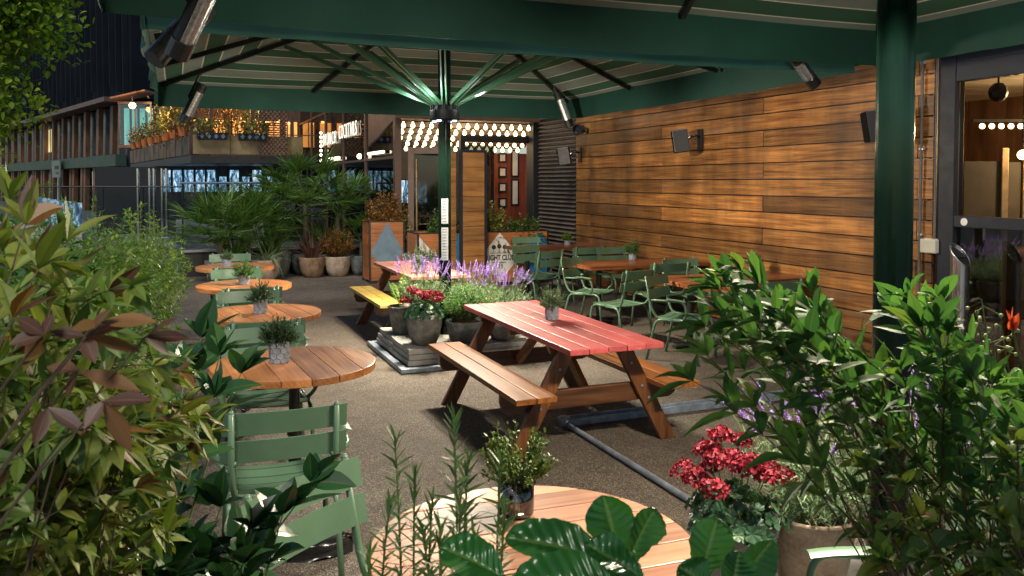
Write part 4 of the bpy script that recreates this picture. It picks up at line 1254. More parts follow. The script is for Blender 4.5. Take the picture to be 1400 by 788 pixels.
# variegated small-leaved shrubs
def varn(i, cx, cy, label):
    stems = []
    b0 = np.array([cx, cy, .5])
    for k in range(54):
        a = RNG.uniform(0, 2*PI); q = math.sqrt(RNG.random())*.42
        stems.append((b0+[q*.4*math.cos(a), q*.4*math.sin(a), 0], b0+[q*math.cos(a), q*math.sin(a)*1.2, .62*(1.15-q)+RNG.normal(0, .05)], .06))
    def f(lf, st, c): sprig(lf, st, c, .25, 16, 3, .034, .017, 1.0, .002, OVAL, .1)
    shrub('variegated_shrub', label, b0, stems, f, 'lf_var', 'stem', 'shrub', 'pale variegated shrubs in the troughs')
varn(0, -.62, 2.75, 'pale variegated small leaved shrub behind the nandina leaves')
varn(1, -.45, 3.45, 'variegated small leaved shrub behind the dark glossy bush')
# fresh bamboo-like mass further along the trough
def fresh_fn(L, Wd): 
    def f(lf, st, c): sprig(lf, st, c, .3, 12, 3, L, Wd, .95, .0025, LANC, .35, (.5, .28))
    return f
def mass(name, label, cx, cy, r, h, n, L, Wd, mat, group=None, z0=.45):
    b0 = np.array([cx, cy, z0]); stems = []
    for k in range(n):
        a = RNG.uniform(0, 2*PI); q = math.sqrt(RNG.random())*r
        stems.append((b0+[q*.45*math.cos(a), q*.45*math.sin(a), 0], b0+[q*math.cos(a), q*math.sin(a)*1.1, h*(1-.4*(q/r)**2)*RNG.uniform(.62, 1.08)], .12))
    return shrub(name, label, b0, stems, fresh_fn(L, Wd), mat, 'stem_green', 'shrub', group)
mass('evergreen_shrub', 'tall dark leaved shrub in the trough behind the variegated shrub', -.72, 4.6, .5, 1.08, 70, .085, .03, 'lf_green')
mass('bamboo_shrub', 'fresh green leafy shrub in the trough beside the second round table', -.42, 5.75, .44, 1.0, 80, .07, .017, 'lf_fresh')
mass('evergreen_shrub', 'bushy glossy shrub on the street side of the fresh leafy shrub', -1.0, 5.9, .55, 1.25, 80, .085, .03, 'lf_green')
mass('bamboo_shrub', 'fresh green leafy shrub in the trough beside the third round table', -.36, 7.2, .47, 1.1, 84, .075, .018, 'lf_fresh')
mass('bamboo_shrub', 'tall fine leaved shrub at the street end of the trough below the planted balcony', -.85, 8.2, .6, 1.3, 90, .09, .018, 'lf_green')
mass('bamboo_shrub', 'yellow green fine leaved shrub at the far end of the trough near the palms', -.3, 9.0, .46, 1.05, 70, .08, .016, 'lf_fresh')

# ---------------------------------------------------------------- planting on the right
b0 = np.array([1.62, 1.2, .5]); stems = []
RC = ((950, 400), (990, 375), (1040, 390), (1110, 390), (1170, 430), (1240, 405), (1290, 410), (1340, 500), (1420, 560))
for (px, py, d) in bush_tips(20, 1150, 1420, RC, 520, 1.5, 1.95)+bush_tips(14, 1230, 1420, RC, 760, 1.4, 1.7)+bush_tips(24, 960, 1150, RC, 480, 1.5, 1.9)+[(985, 372, 1.75), (1005, 362, 1.7), (955, 440, 1.6), (960, 478, 1.55), (935, 515, 1.5), (1030, 380, 1.75), (1110, 392, 1.8), (1240, 400, 1.8), (1285, 405, 1.8), (1000, 560, 1.5)]:
    e = np.array(at(px, py, d))
    stems.append((b0+[RNG.uniform(-.15, .35), RNG.uniform(-.14, .12), 0], e, .22))
def ever_fn(lf, st, c): sprig(lf, st, c, .62, 6, 3, RNG.uniform(.085, .112), RNG.uniform(.022, .029), .75, .0022, LANC, .3, (RNG.uniform(.3, .75), .2), fold=.24)
shrub('evergreen_shrub', 'leafy evergreen bush with pointed glossy leaves in front of the thick pole', b0, stems, ever_fn, 'lf_green', 'stem_red')
b0 = np.array([1.62, .98, .5]); stems = []
for i in range(34):
    px = RNG.uniform(1180, 1440); d = RNG.uniform(1.3, 1.7)
    e = np.array(at(px, RNG.uniform(600, 790), d)); stems.append((b0+[RNG.uniform(-.3, .3), RNG.uniform(-.1, .1), 0], e, .1))
def low_fn(lf, st, c): sprig(lf, st, c, .4, 7, 3, .06, .024, .95, .003, OVAL, .3, (.6, .28), fold=.25)
shrub('evergreen_shrub', 'lower olive green bush with rounder leaves at the corner by the glass door', b0, stems, low_fn, 'lf_nandina', 'stem_red')
# bud sprays and an orange flower by the door
t = thing('budding_plant', 'upright stems of small pale buds in front of the glass door', 'plant', (1.95, 1.40, .5))
st = MB(); bud = None
for (px, py, d) in ((1338, 425, 1.95), (1350, 440, 1.95), (1362, 470, 1.95), (1330, 470, 1.9), (1345, 410, 2.0), (1372, 445, 2.0)):
    c = curve([RNG.normal(0, .03), RNG.normal(0, .03), 0], np.array(at(px, py, d))-[1.95, 1.40, .5], .1, n=12)
    st.tube([tuple(p) for p in c], .0018, 5, caps=False)
    for k in range(16):
        tt = RNG.uniform(.6, 1); p = along(c, np.array([tt]))[0]; q = p+RNG.normal(0, .018, 3)
        st.tube([tuple(p), tuple(q)], .0008, 3, caps=False)
        if bud is None:
            m_ = MB(); m_.ball((0, 0, 0), .005, 7, 5); bud = m_.build('bud', M['berry'], t, smooth=True); bud.location = q
        else:
            o_ = bud.copy(); C.objects.link(o_); o_.parent = t; o_.location = q
st.build('stems', M['stem_green'], t)
t = thing('orange_flower', 'single curled orange red flower on a tall stem at the edge of the glass door', 'flower', (1.98, 1.22, .5))
st, fl = MB(), MB()
e = np.array(at(1388, 452, 1.85))-[1.98, 1.22, .5]
c = curve([0, 0, 0], e, .1); st.tube([tuple(p) for p in c], .003, 6, caps=False)
fl.leaves([e]*5, np.array([[0, 0, 1], [-.3, .1, 1], [.3, -.1, .9], [-.2, -.2, .8], [.1, .3, 1]]), [.06, .055, .045, .04, .05], [.02]*5, prof=SWORD, droop=.1)
st.build('stems', M['stem_green'], t); fl.build('petals', M['petal_orange'], t)

# ---------------------------------------------------------------- rosemary and big glossy leaves before the camera
t = thing('rosemary_bush', 'rosemary with upright needle clad stems in front of the pale round table', 'rosemary', (.26, .95, .5))
st, lf = MB(), MB()
for (px, py, d) in ((530, 592, 1.25), (605, 572, 1.15), (648, 625, 1.2), (572, 655, 1.2), (520, 690, 1.15), (625, 700, 1.1), (680, 640, 1.25), (690, 700, 1.2), (555, 730, 1.1), (600, 735, 1.05), (660, 745, 1.1), (500, 760, 1.1), (590, 680, 1.25)):
    p0 = np.array([RNG.uniform(-.08, .1), RNG.uniform(-.04, .1), 0]); e = np.array(at(px, py, d))-[.26, .95, .5]; e = e+RNG.normal(0, .008, 3)
    p0[0] = p0[0]*.4+e[0]*.6; p0[1] = p0[1]*.4+e[1]*.6
    c = curve(p0, e, .05, RNG.normal(0, .03, 3), n=14)
    st.tube([tuple(p) for p in c], list(np.linspace(.0032, .0014, 14)), 6, caps=False)
    m = 190; ts = np.linspace(.15, 1, m); P = along(c, ts); T = along(tang(c), ts)
    a = np.arange(m)*2.4; u = np.cross(T, [.3, 1, .1]); u /= np.linalg.norm(u, axis=1, keepdims=True); w_ = np.cross(T, u)
    rad = u*np.cos(a)[:, None]+w_*np.sin(a)[:, None]
    k = np.where(ts > .95, .5, 1.0)
    lf.leaves(P, rad*k[:, None]+T*(.6+.6*(1-k))[:, None]+RNG.normal(0, .2, (m, 3)), (.046-.012*ts)*RNG.uniform(.75, 1.2, m), .0046, prof=NEEDLE, droop=.12, rnd=np.clip(.25+.6*ts+RNG.normal(0, .1, m), 0, 1), fold=.15)
lf.build('foliage', M['lf_rose'], t); st.build('stems', M['stem_green'], t)

def bigleaf(lf, base, tip, wd, up, droop=.1):
    """one large leaf, quilted between its side veins"""
    base, tip = np.array(base), np.array(tip); d = tip-base; L = np.linalg.norm(d); d = d/L
    sd = unit(np.cross(d, up)); u = np.cross(sd, d)
    nu, nv = 20, 44; rn = RNG.uniform(.3, .9); ph = RNG.uniform(0, 6)
    ks = [0, .12, .3, .5, .68, .84, .95, 1.0]; ws = [.05, .36, .74, .98, 1.0, .78, .42, .03]
    V, A = [], []
    for j in range(nv+1):
        v = j/nv
        w = np.interp(v, ks, ws)*wd*.5*(1+.03*math.sin(v*30+ph))
        for i in range(nu+1):
            a = 2*i/nu-1
            q = abs(a)
            h = w*.30*q**1.3 + .0030*abs(math.sin((v*8.5-q*1.5)*PI))*min(1, q*5)*(1-.35*q) + .004*math.sin(v*9+ph+2*a)*q
            p = base+d*L*v*(1-.05*droop)+sd*a*w+u*h+np.array([0, 0, -1])*droop*L*v*v
            V.append(p); A.append((rn, q, v))
    F = [(j*(nu+1)+i, j*(nu+1)+i+1, (j+1)*(nu+1)+i+1, (j+1)*(nu+1)+i) for j in range(nv) for i in range(nu)]
    lf.add(V, F, np.array(A))
t = thing('fatsia_plant', 'plant with large ribbed glossy leaves in front of the pale round table', 'plant', (.6, .86, .5))
lf, st = MB(), MB(); O = np.array([.6, .86, .5])
crown = np.array(at(838, 800, 1.0))-O
for (px, py, d, wd, up, bx, by) in ((826, 672, 1.04, .062, (-.5, -.9, .4), 850, 775), (898, 690, 1.02, .05, (.3, -.9, .5), 858, 780), (690, 728, .98, .066, (-.1, -.5, .9), 835, 775), (700, 790, .9, .07, (0, -.5, 1), 850, 810), (800, 742, .93, .05, (.1, -.6, .8), 880, 800), (600, 745, 1.0, .06, (0, -.6, .8), 690, 800), (760, 800, .92, .06, (0, -.7, .8), 900, 830)):
    b_ = np.array(at(bx, by, d-.02))-O; bigleaf(lf, b_, np.array(at(px, py, d))-O, wd, up)
    st.tube([tuple(x) for x in curve([RNG.normal(0, .02), RNG.normal(0, .02), 0], b_, .05)], .003, 6, caps=False)
lf.build('foliage', M['lf_fatsia'], t, smooth=True); st.build('stems', M['stem_green'], t)
t = thing('fatsia_plant', 'plant with broad glossy leaves beside the near geranium pot', 'plant', (.86, .7, .5))
lf, st = MB(), MB(); O = np.array([.86, .7, .5])
for (px, py, d, wd, up, bx, by) in ((985, 704, 1.05, .055, (-.4, -.8, .5), 962, 800), (1062, 735, 1.1, .06, (.5, -.8, .5), 1010, 812), (1015, 755, 1.0, .05, (0, -.9, .5), 1005, 820), (930, 778, .98, .05, (-.2, -.6, .8), 975, 815)):
    b_ = np.array(at(bx, by, d-.02))-O; bigleaf(lf, b_, np.array(at(px, py, d))-O, wd, up)
    st.tube([tuple(x) for x in curve([RNG.normal(0, .02), RNG.normal(0, .02), 0], b_, .05)], .003, 6, caps=False)
lf.build('foliage', M['lf_fatsia'], t, smooth=True); st.build('stems', M['stem_green'], t)

# ---------------------------------------------------------------- potted palms at the end of the terrace
def fan(lf, st, p0, d, ln, blade, nb=20, spread=2.6, rnd=.5):
    d = unit(d); hub = np.asarray(p0)+d*ln
    st.tube([tuple(x) for x in curve(p0, hub, ln*.06)], .006, 5, caps=False)
    s = unit(np.cross(d, [0, 0, 1.0])); u = np.cross(s, d)
    a = np.linspace(-spread/2, spread/2, nb)
    D = d*np.cos(a)[:, None]+s*np.sin(a)[:, None]+u*(.12*np.abs(np.sin(a)))[:, None]+RNG.normal(0, .04, (nb, 3))
    lf.leaves(np.repeat([hub], nb, 0), D, blade*(.8+.2*np.cos(a))*RNG.uniform(.9, 1.08, nb), .026, prof=[.35, .9, 1, .7, .3, .02], droop=.22*RNG.uniform(.3, 1.8, nb), rnd=np.clip(RNG.normal(rnd, .2, nb), 0, 1), fold=.35)
def palm(loc, label, r, h, pmat, n, trunk, ln, blade, shape='round', rot=0, group='fan palms in pots'):
    t = thing('potted_palm', label, 'potted palm', loc, rot, group)
    z0 = stone_pot(t, r, h, pmat, shape)
    lf, st, tr = MB(), MB(), MB()
    top = np.array([0, 0, z0+trunk])
    tr.tube([(0, 0, z0-.05), (.01, 0, z0+trunk*.5), tuple(top)], [.05, .055, .04], 10)
    for i in range(n):
        a = i*2.4+RNG.normal(0, .2); e = RNG.uniform(.0, 1.35)*(1-.3*(i/n))+.1
        d = [math.cos(a)*math.cos(e), math.sin(a)*math.cos(e), math.sin(e)]
        fan(lf, st, top+RNG.normal(0, .02, 3), d, ln*RNG.uniform(.7, 1.15), blade*RNG.uniform(.85, 1.1), rnd=RNG.uniform(.25, .75))
    lf.build('fronds', M['lf_palm'], t); st.build('frond_stalks', M['stem_green'], t); tr.build('trunk', M['bark'], t)
    return t
palm((2.30, 16.2, 0), 'tallest fan palm, in a dark pot behind the bronze sword leaf plant', .27, .42, 'pot_dark', 32, .95, .75, .6)
palm((1.25, 16.05, 0), 'low spreading fan palm with fine blades at the street end of the row of pots', .26, .38, 'pot_grey', 32, .3, .65, .7)
palm((2.95, 16.35, 0), 'fan palm leaning towards the glass below the lit sign letters', .25, .38, 'pot_grey', 24, .75, .7, .52)
palm((3.30, 15.75, 0), 'small fan palm alone in a dark round pot beside the diamond planter', .24, .38, 'pot_dark', 14, .3, .36, .4)
palm((1.78, 16.3, 0), 'fan palm with upright blades in a dark stone pot left of the bronze plant', .27, .46, 'pot_dark', 28, .6, .7, .6)
palm((.72, 15.7, 0), 'bushy fan palm at the street end of the row, beyond the round tables', .26, .38, 'pot_grey', 30, .35, .62, .66)
def swords(loc, label, r, h, pmat, n, L, wd, mat, up=1.2, cat='potted plant', droop=.25, shape='round', name='sword_leaf_plant'):
    t = thing(name, label, cat, loc)
    z0 = stone_pot(t, r, h, pmat, shape); lf = MB()
    a = RNG.uniform(0, 2*PI, n)
    D = np.stack([np.cos(a), np.sin(a), up*RNG.uniform(.5, 1.7, n)], 1)
    P = np.stack([np.cos(a)*.04, np.sin(a)*.04, np.full(n, z0)], 1)
    lf.leaves(P, D, L*RNG.uniform(.6, 1.15, n), wd, prof=[.7, 1, .95, .85, .6, .35, .02], droop=droop*RNG.uniform(.1, 2, n), fold=.4)
    lf.build('leaves', M[mat], t)
    return t
swords((2.36, 15.75, 0), 'bronze sword leaved plant in a round brown pot in the middle of the palms', .24, .38, 'pot_brown', 40, .75, .035, 'lf_bronze', 1.6)
bushpot((2.83, 15.75, 0), 'brownish small leaved bush in a pale worn pot beside the bronze plant', .25, .38, 'pot_pale', 200, .36, 'lf_orange', .035, .02, 'round', .25, .95)
swords((1.5, 15.55, 0), 'striped grassy plant with arching leaves in a pale pot behind the most distant round table', .25, .38, 'pot_pale', 44, .75, .022, 'lf_var', 1.0, droop=.45, name='grass_plant')
swords((1.62, 15.95, 0), 'tall spiky green grass in a dark pot between the fan palms', .25, .4, 'pot_dark', 150, 1.15, .016, 'lf_palm', 1.7, 'potted grass', .3, name='grass_plant')
swords((2.72, 16.2, 0), 'tall spiky green grass in a grey pot behind the brownish bush', .25, .4, 'pot_grey', 130, 1.1, .016, 'lf_palm', 1.9, 'potted grass', .3, name='grass_plant')
swords((1.0, 16.15, 0), 'tall spiky green grass in a pot at the street end of the palms', .25, .4, 'pot_grey', 150, 1.2, .016, 'lf_palm', 1.6, 'potted grass', .3, name='grass_plant')
# ---------------------------------------------------------------- street tree
t = thing('street_tree', 'street tree with lit yellow green crown beside the dark timber office', 'tree', (-3.7, 15.6, 0))
tr = MB(); tr.tube([(0, 0, -.02), (.05, 0, 1.5), (-.05, .05, 3.0), (.1, 0, 5.2)], [.2, .15, .12, .05], 12)
for k in range(9):
    a = k*2.4; z = 2.3+k*.35; tr.tube([tuple(p) for p in curve([0, 0, z], [1.7*math.cos(a), 1.7*math.sin(a), z+1.2], .3)], list(np.linspace(.05, .012, 8)), 6)
tr.build('trunk', M['bark'], t)
cl = RNG.normal(0, 1, (230, 3)); cl /= np.linalg.norm(cl, axis=1, keepdims=True)
cl = cl*(RNG.random((230, 1))**.4)*np.array([2.25, .85, 2.5])+np.array([-.1, -.2, 4.7])
lf = MB()
for c0 in cl:
    n = 150; P = c0+RNG.normal(0, .24, (n, 3))
    lf.leaves(P, RNG.normal(0, 1, (n, 3))+[0, 0, -.3], .1*RNG.uniform(.7, 1.2, n), .09*RNG.uniform(.7, 1.2, n), prof=[.3, .95, .8, .05], droop=.25, rnd=np.clip(RNG.normal(RNG.uniform(.2, .8), .2, n), 0, 1))
lf.build('crown', M['lf_tree'], t)

# a few dropped leaves along the planting
t_ = MB(); n = 260
P = np.stack([np.where(RNG.random(n) < .6, RNG.normal(.15, .35, n), RNG.uniform(0, 6.2, n)), RNG.uniform(2.6, 13, n), np.full(n, .006)], 1)
a = RNG.uniform(0, 2*PI, n)
t_.leaves(P, np.stack([np.cos(a), np.sin(a), np.full(n, .05)], 1), RNG.uniform(.02, .045, n), RNG.uniform(.01, .02, n), prof=OVAL, droop=-.05, fold=.3)
tag(t_.build('fallen_leaves', M['lf_orange']), 'dry leaves scattered over the terrace ground', 'leaves', None, 'stuff')
# extra troughs under the near planting
trough(-.02, 1.2, 2.35, .44, .5, 'trough under the dark glossy bush beside the green armchair')
trough(-.45, .78, 1.16, .9, .57, 'trough under the bronze red spray close to the camera')

def Tobj(name, label, cat, loc=(0, 0, 0), rz=0, group=None): return thing(name, label, cat, loc, rz, group)
def text_mesh(body, size, mat, M4, name, parent=None, extr=.012, sx=1.0, bold=.0, track=1.0):
    cu = bpy.data.curves.new('lettering', 'FONT'); cu.body = body; cu.size = size; cu.extrude = extr; cu.offset = bold
    cu.space_character = track; cu.align_x = 'CENTER'; cu.align_y = 'CENTER'; cu.resolution_u = 4
    tmp = bpy.data.objects.new('lettering_source', cu); C.objects.link(tmp)
    dg = bpy.context.evaluated_depsgraph_get()
    me = bpy.data.meshes.new_from_object(tmp.evaluated_get(dg))
    bpy.data.objects.remove(tmp); bpy.data.curves.remove(cu)
    me.transform(Matrix.Diagonal((sx, 1, 1, 1))); me.transform(M4)
    me.materials.clear(); me.materials.append(mat)
    o = bpy.data.objects.new(name, me); C.objects.link(o)
    if parent is not None: o.parent = parent
    return o
def axes(x, y, z, loc):
    m = Matrix((x, y, z)).transposed().to_4x4(); m.translation = Vector(loc); return m

# ---------------------------------------------------------------- planters with painted diamonds
def diamond_planter(loc, w, d, h, diamonds, label, group='wooden planters with painted diamonds'):
    t = Tobj('diamond_planter', label, 'planter', loc, 0, group)
    mb = MB(); n = 5
    for i in range(n):
        z0 = .05+i*(h-.07)/n; mb.bb(-w/2+.03, w/2-.03, -d/2+.006, -d/2+.03, z0+.002, z0+(h-.07)/n-.002)
        mb.bb(-w/2+.006, -w/2+.029, -d/2+.03, d/2-.03, z0+.002, z0+(h-.07)/n-.002)
        mb.bb(w/2-.029, w/2-.006, -d/2+.03, d/2-.03, z0+.002, z0+(h-.07)/n-.002)
    mb.bb(-w/2+.03, w/2-.03, d/2-.03, d/2-.006, .05, h-.02)
    mb.build('boards', M['planter_wood'], t, bevel=.002)
    mb = MB()
    for sx in (-1, 1):
        for sy in (-1, 1): mb.box((sx*(w/2-.015), sy*(d/2-.015), h/2), (.03, .03, h))
    mb.bb(-w/2+.031, w/2-.031, -d/2, -d/2+.03, h-.02, h); mb.bb(-w/2+.031, w/2-.031, d/2-.03, d/2, h-.02, h)
    mb.bb(-w/2, -w/2+.03, -d/2+.031, d/2-.031, h-.02, h); mb.bb(w/2-.03, w/2, -d/2+.031, d/2-.031, h-.02, h)
    mb.bb(-w/2+.031, w/2-.031, -d/2, -d/2+.03, 0, .048)
    mb.build('steel_edge', M['black'], t)
    mb = MB(); mb.bb(-w/2+.035, w/2-.035, -d/2+.035, d/2-.035, h-.08, h-.05); mb.build('soil', M['soil'], t)
    for (x, hw, mat) in diamonds:
        hh = (h-.08)/2; zc = .05+hh; y = -d/2+.004
        # clipped against the planter's ends
        lo, hi = -w/2+.031, w/2-.031
        pts = []
        for (xx) in sorted(set([max(lo, x-hw), max(lo, min(hi, x)), min(hi, x+hw)])):
            pts.append((xx, hh*(1-abs(xx-x)/hw)))
        poly = [(a, zc+b) for a, b in pts]+[(a, zc-b) for a, b in pts[::-1] if b > 1e-4]
        cl = []
        for p in poly:
            if not cl or (abs(p[0]-cl[-1][0])+abs(p[1]-cl[-1][1]) > 1e-4): cl.append(p)
        if abs(cl[0][0]-cl[-1][0])+abs(cl[0][1]-cl[-1][1]) < 1e-4: cl.pop()
        mb = MB(); mb.prism(cl[::-1], y-.002, y+.0015); mb.build('painted_diamond', mat, t)
    return t
M['pw'] = paint('white_paint_worn', (.58, .55, .5), .6, 0, .12, 9)
M['pb'] = paint('blue_paint', (.03, .2, .42), .55, 0, .1, 9)
M['pg'] = paint('grey_blue_paint', (.11, .17, .22), .55, 0, .12, 9)
M['po'] = paint('orange_paint', (.5, .16, .05), .55, 0, .12, 9)
FC = diamond_planter((4.92, 13.66, 0), 2.40, .7, .94, [(-1.2, .37, M['pw']), (-.48, .37, M['pb']), (.27, .37, M['pw']), (1.02, .37, M['pb'])], 'long timber planter with white and blue diamonds and black lettering, beside the louvre panel')
yb = -.35-.0005
ink = paint('black_ink', (.015, .015, .018), .6)
text_mesh('FLIGHT CLUB', .125, ink, axes((1, 0, 0), (0, 0, 1), (0, -1, 0), (.26, yb, .475)), 'lettering', FC, .0025, .74, .003)
mb = MB()
for k in (-1, 0, 1):
    cx, cz = .26+k*.1, .66+(.015 if k == 0 else 0)
    mb.prism([(cx+.04*math.cos(a*PI/6), cz+.04*math.sin(a*PI/6)) for a in range(12)][::-1], yb-.002, yb+.0005)
    mb.bb(cx-.004, cx+.004, yb-.002, yb, .57, cz-.04); mb.bb(cx-.022, cx-.016, yb-.002, yb, .57, .59); mb.bb(cx+.016, cx+.022, yb-.002, yb, .57, .59)
    mb.prism([(.26+k*.05-.012, .36), (.26+k*.05+.012, .36), (.26+k*.05+.004, .29), (.26+k*.05-.004, .29)], yb-.002, yb+.0005)
mb.bb(.26-.17, .26+.17, yb-.002, yb, .555, .563); mb.bb(.26-.13, .26+.13, yb-.002, yb, .39, .398)
mb.build('darts_emblem', ink, FC)
DP2 = diamond_planter((3.45, 14.62, 0), .64, .6, 1.1, [(.0, .29, M['pg'])], 'narrow planter with a grey blue diamond at the end of the row of palms')

def clump(name, label, loc, n, rad, leaf, L, Wd, sq=.8, trail=0, cat='shrub', dens=16):
    t = Tobj(name, label, cat, loc)
    lf, st = MB(), MB()
    for i in range(n):
        a = RNG.uniform(0, 2*PI); e = RNG.uniform(.0, 1); q = math.sqrt(1-e*e); k = RNG.uniform(.65, 1.1)
        p1 = np.array([math.cos(a)*q*rad[0]*k, math.sin(a)*q*rad[1]*k, e*rad[2]*k])
        if i < trail: p1 = np.array([RNG.uniform(-1, 1)*rad[0], -rad[1]*1.0-RNG.uniform(0, .06), -RNG.uniform(.05, .38)])
        c = curve([p1[0]*.4, p1[1]*.3, -.04], p1, .12 if i < trail else .03)
        st.tube([tuple(x) for x in c[::2]], .002, 4, caps=False)
        ts = np.linspace(.3, 1, dens)
        lf.leaves(along(c, ts)+RNG.normal(0, .012, (dens, 3)), RNG.normal(0, .8, (dens, 3))+[0, -.1, .35], L*RNG.uniform(.7, 1.3, dens), Wd*RNG.uniform(.8, 1.2, dens), prof=OVAL, droop=.15, rnd=np.clip(RNG.normal(RNG.uniform(.2, .8), .15, dens), 0, 1))
    lf.build('foliage', M[leaf], t); st.build('stems', M['stem'], t)
    return t
clump('golden_shrub', 'yellow green bushy shrub spilling over the lettered planter', (5.05, 13.6, .92), 130, (.42, .28, .62), 'lf_gold', .05, .034, trail=16)
clump('ivy_plant', 'variegated ivy trailing over the blue diamond end of the lettered planter', (5.72, 13.58, .92), 70, (.4, .28, .3), 'lf_box', .05, .036, trail=22, cat='ivy')
clump('golden_shrub', 'loose green shrub in the lettered planter behind the timber screen', (4.3, 13.6, .92), 60, (.4, .26, .5), 'lf_box', .05, .03)
clump('autumn_shrub', 'orange tinged dense shrub in the narrow planter with the grey blue diamond', (3.5, 14.68, 1.06), 150, (.36, .32, .62), 'lf_orange', .045, .03)
clump('autumn_shrub', 'dark green rounded shrub beside the orange tinged one at the brass handled door', (4.02, 14.9, .7), 120, (.4, .3, .95), 'lf_gold', .045, .03)
swords((3.98, 13.4, 0), 'yellow green fine grass fountain in a dark pot between the two diamond planters', .22, .5, 'pot_dark', 150, .75, .009, 'lf_gold', 1.3, 'potted grass', .4, name='grass_plant')
swords((3.35, 11.9, 0), 'upright pale striped sword leaved plant behind the pink topped picnic table', .17, .42, 'pot_grey', 16, .62, .045, 'lf_var', 2.2, droop=.08)
bushpot((3.22, 11.4, 0), 'pale striped leafy plant in a grey pot behind the pole and the pink topped table', .2, .42, 'pot_grey', 120, .3, 'lf_var', .07, .022, 'round', .18, 1.0)

# ---------------------------------------------------------------- timber screen in front of the planter
t = Tobj('timber_screen', 'narrow upright screen of pine boards in a black frame, hiding part of the lettering', 'screen', (4.60, 13.02, 0))
mb = MB(); n = 9
for i in range(n):
    z0 = .06+i*2.22/n; mb.bb(-.19, .19, -.03, .03, z0+.003, z0+2.22/n-.003)
    mb.bb(-.46, -.235, -.012+.2, .03+.2, z0+.003, z0+2.22/n-.003)
mb.build('boards', M['panel_wood'], t, bevel=.003)
mb = MB()
for x in (-.215, .215): mb.bb(x-.022, x+.022, -.035, .035, 0, 2.32)
mb.bb(-.192, .192, -.035, .035, 2.285, 2.32); mb.bb(-.192, .192, -.035, .035, 0, .05)
mb.bb(-.5, -.462, .18, .24, 0, 2.32)
mb.build('frame', M['frame_grey'], t, bevel=.003)

# ---------------------------------------------------------------- entrance porch with bulbs
t = Tobj('entrance_porch', 'dark porch ceiling over the entrance, covered in rows of glowing bulbs', 'porch', (5.4, 17.1, 0))
mb = MB(); mb.prism([(-2.45, 2.98), (-.05, 2.52), (-.05, 3.5), (-2.45, 3.5)], -1.68, 1.75, 'x'); mb.build('ceiling', M['brown_frame'], t)
mb = MB(); mb.bb(-1.72, 1.8, -2.53, -2.46, 2.93, 3.5); mb.build('fascia', M['brown_frame'], t, bevel=.01)
M['bulb'] = glow('warm_bulb', (1, .74, .40), 4.5)
for i in range(5):
    mb = MB(); y = -2.3+i*.46; zc = 2.95-i*.088
    mb.bb(-1.62, 1.7, y-.012, y+.012, zc-.06, zc-.035); mb.build('lamp_rail', M['black'], t)
    for k in range(18):
        x = -1.52+k*.178+(.09 if i % 2 else 0)
        b_ = MB(); b_.ball((x, y, zc-.13), .043, 10, 7, (1, 1, 1.1)); b_.lathe([(.018, zc-.09), (.018, zc-.06)], 8, (x, y, 0))
        b_.build('bulb', M['bulb'], t, smooth=True)
lamp('porch_glow', (5.3, 15.4, 2.5), 30, (1, .66, .34), .4)
lamp('porch_glow', (5.6, 18.2, 2.3), 14, (1, .66, .34), .4)
t = Tobj('porch_post', 'brown steel post at the sign end of the lit porch', 'post', (3.75, 14.75, 0))
mb = MB(); mb.bb(-.06, .06, -.07, .07, .02, 3.4); mb.build('shaft', M['brown_frame'], t, bevel=.005)
mb = MB(); mb.bb(-.1, .1, -.11, .11, 0, .02); mb.build('base_plate', M['black'], t)
M['dkglass'] = glassmat('dark_glass', (.3, .34, .34), .06)
M['stglass'] = glassmat('street_glass', (.8, .86, .86), -.035, .08)
M['clglass'] = glassmat('clear_glass', (.82, .88, .86), .05)
# open glazed door with brass handle
t = Tobj('entrance_glazing', 'open glazed door with a brown frame and long brass handle behind the parasol pole', 'door', (4.34, 14.6, 0), R(-18))
mb = MB()
mb.bb(-.42, -.31, -.025, .025, .02, 2.42); mb.bb(.31, .42, -.025, .025, .02, 2.42); mb.bb(-.309, .309, -.025, .025, 2.3, 2.42); mb.bb(-.309, .309, -.025, .025, .02, .2)
mb.build('frame', M['brown_frame'], t, bevel=.004)
mb = MB(); mb.bb(-.309, .309, -.006, .006, .2, 2.3); mb.build('pane', M['dkglass'], t)
mb = MB(); mb.tube([(-.26, -.075, .35), (-.26, -.075, 2.2)], .018, 12)
for z in (.5, 2.05): mb.tube([(-.26, -.075, z), (-.3, -.02, z)], .012, 8)
mb.build('handle', M['bronze'], t)
# entrance frame, lobby wall and pictures
t = Tobj('entrance_doorway', 'wide dark doorway frame under the bulbs next to the black steel column', 'door frame', (5.92, 15.1, 0))
mb = MB(); mb.bb(-.86, -.76, -.06, .06, 0, 2.55); mb.bb(.56, .66, -.06, .06, 0, 2.55); mb.bb(-.86, .66, -.07, .07, 2.551, 2.68); mb.build('frame', M['black'], t, bevel=.005)
mb = MB(); mb.bb(-.75, -.15, .0, .012, .05, 2.5); mb.build('pane', M['dkglass'], t)
t = Tobj('lobby_wall', 'reddish lit lobby wall behind the doorway', 'wall', (6.9, 17.2, 0))
M['redwall'] = wood('red_lobby_panel', [(.2, (.1, .02, .01)), (.5, (.26, .055, .02)), (.8, (.36, .11, .04))], 'z', .5, 9, .3)
mb = MB()
for i in range(8): mb.bb(-.6+i*.2, -.6+i*.2+.194, 0, .06, 0, 2.42)
mb.build('panelling', M['redwall'], t)
k = 0
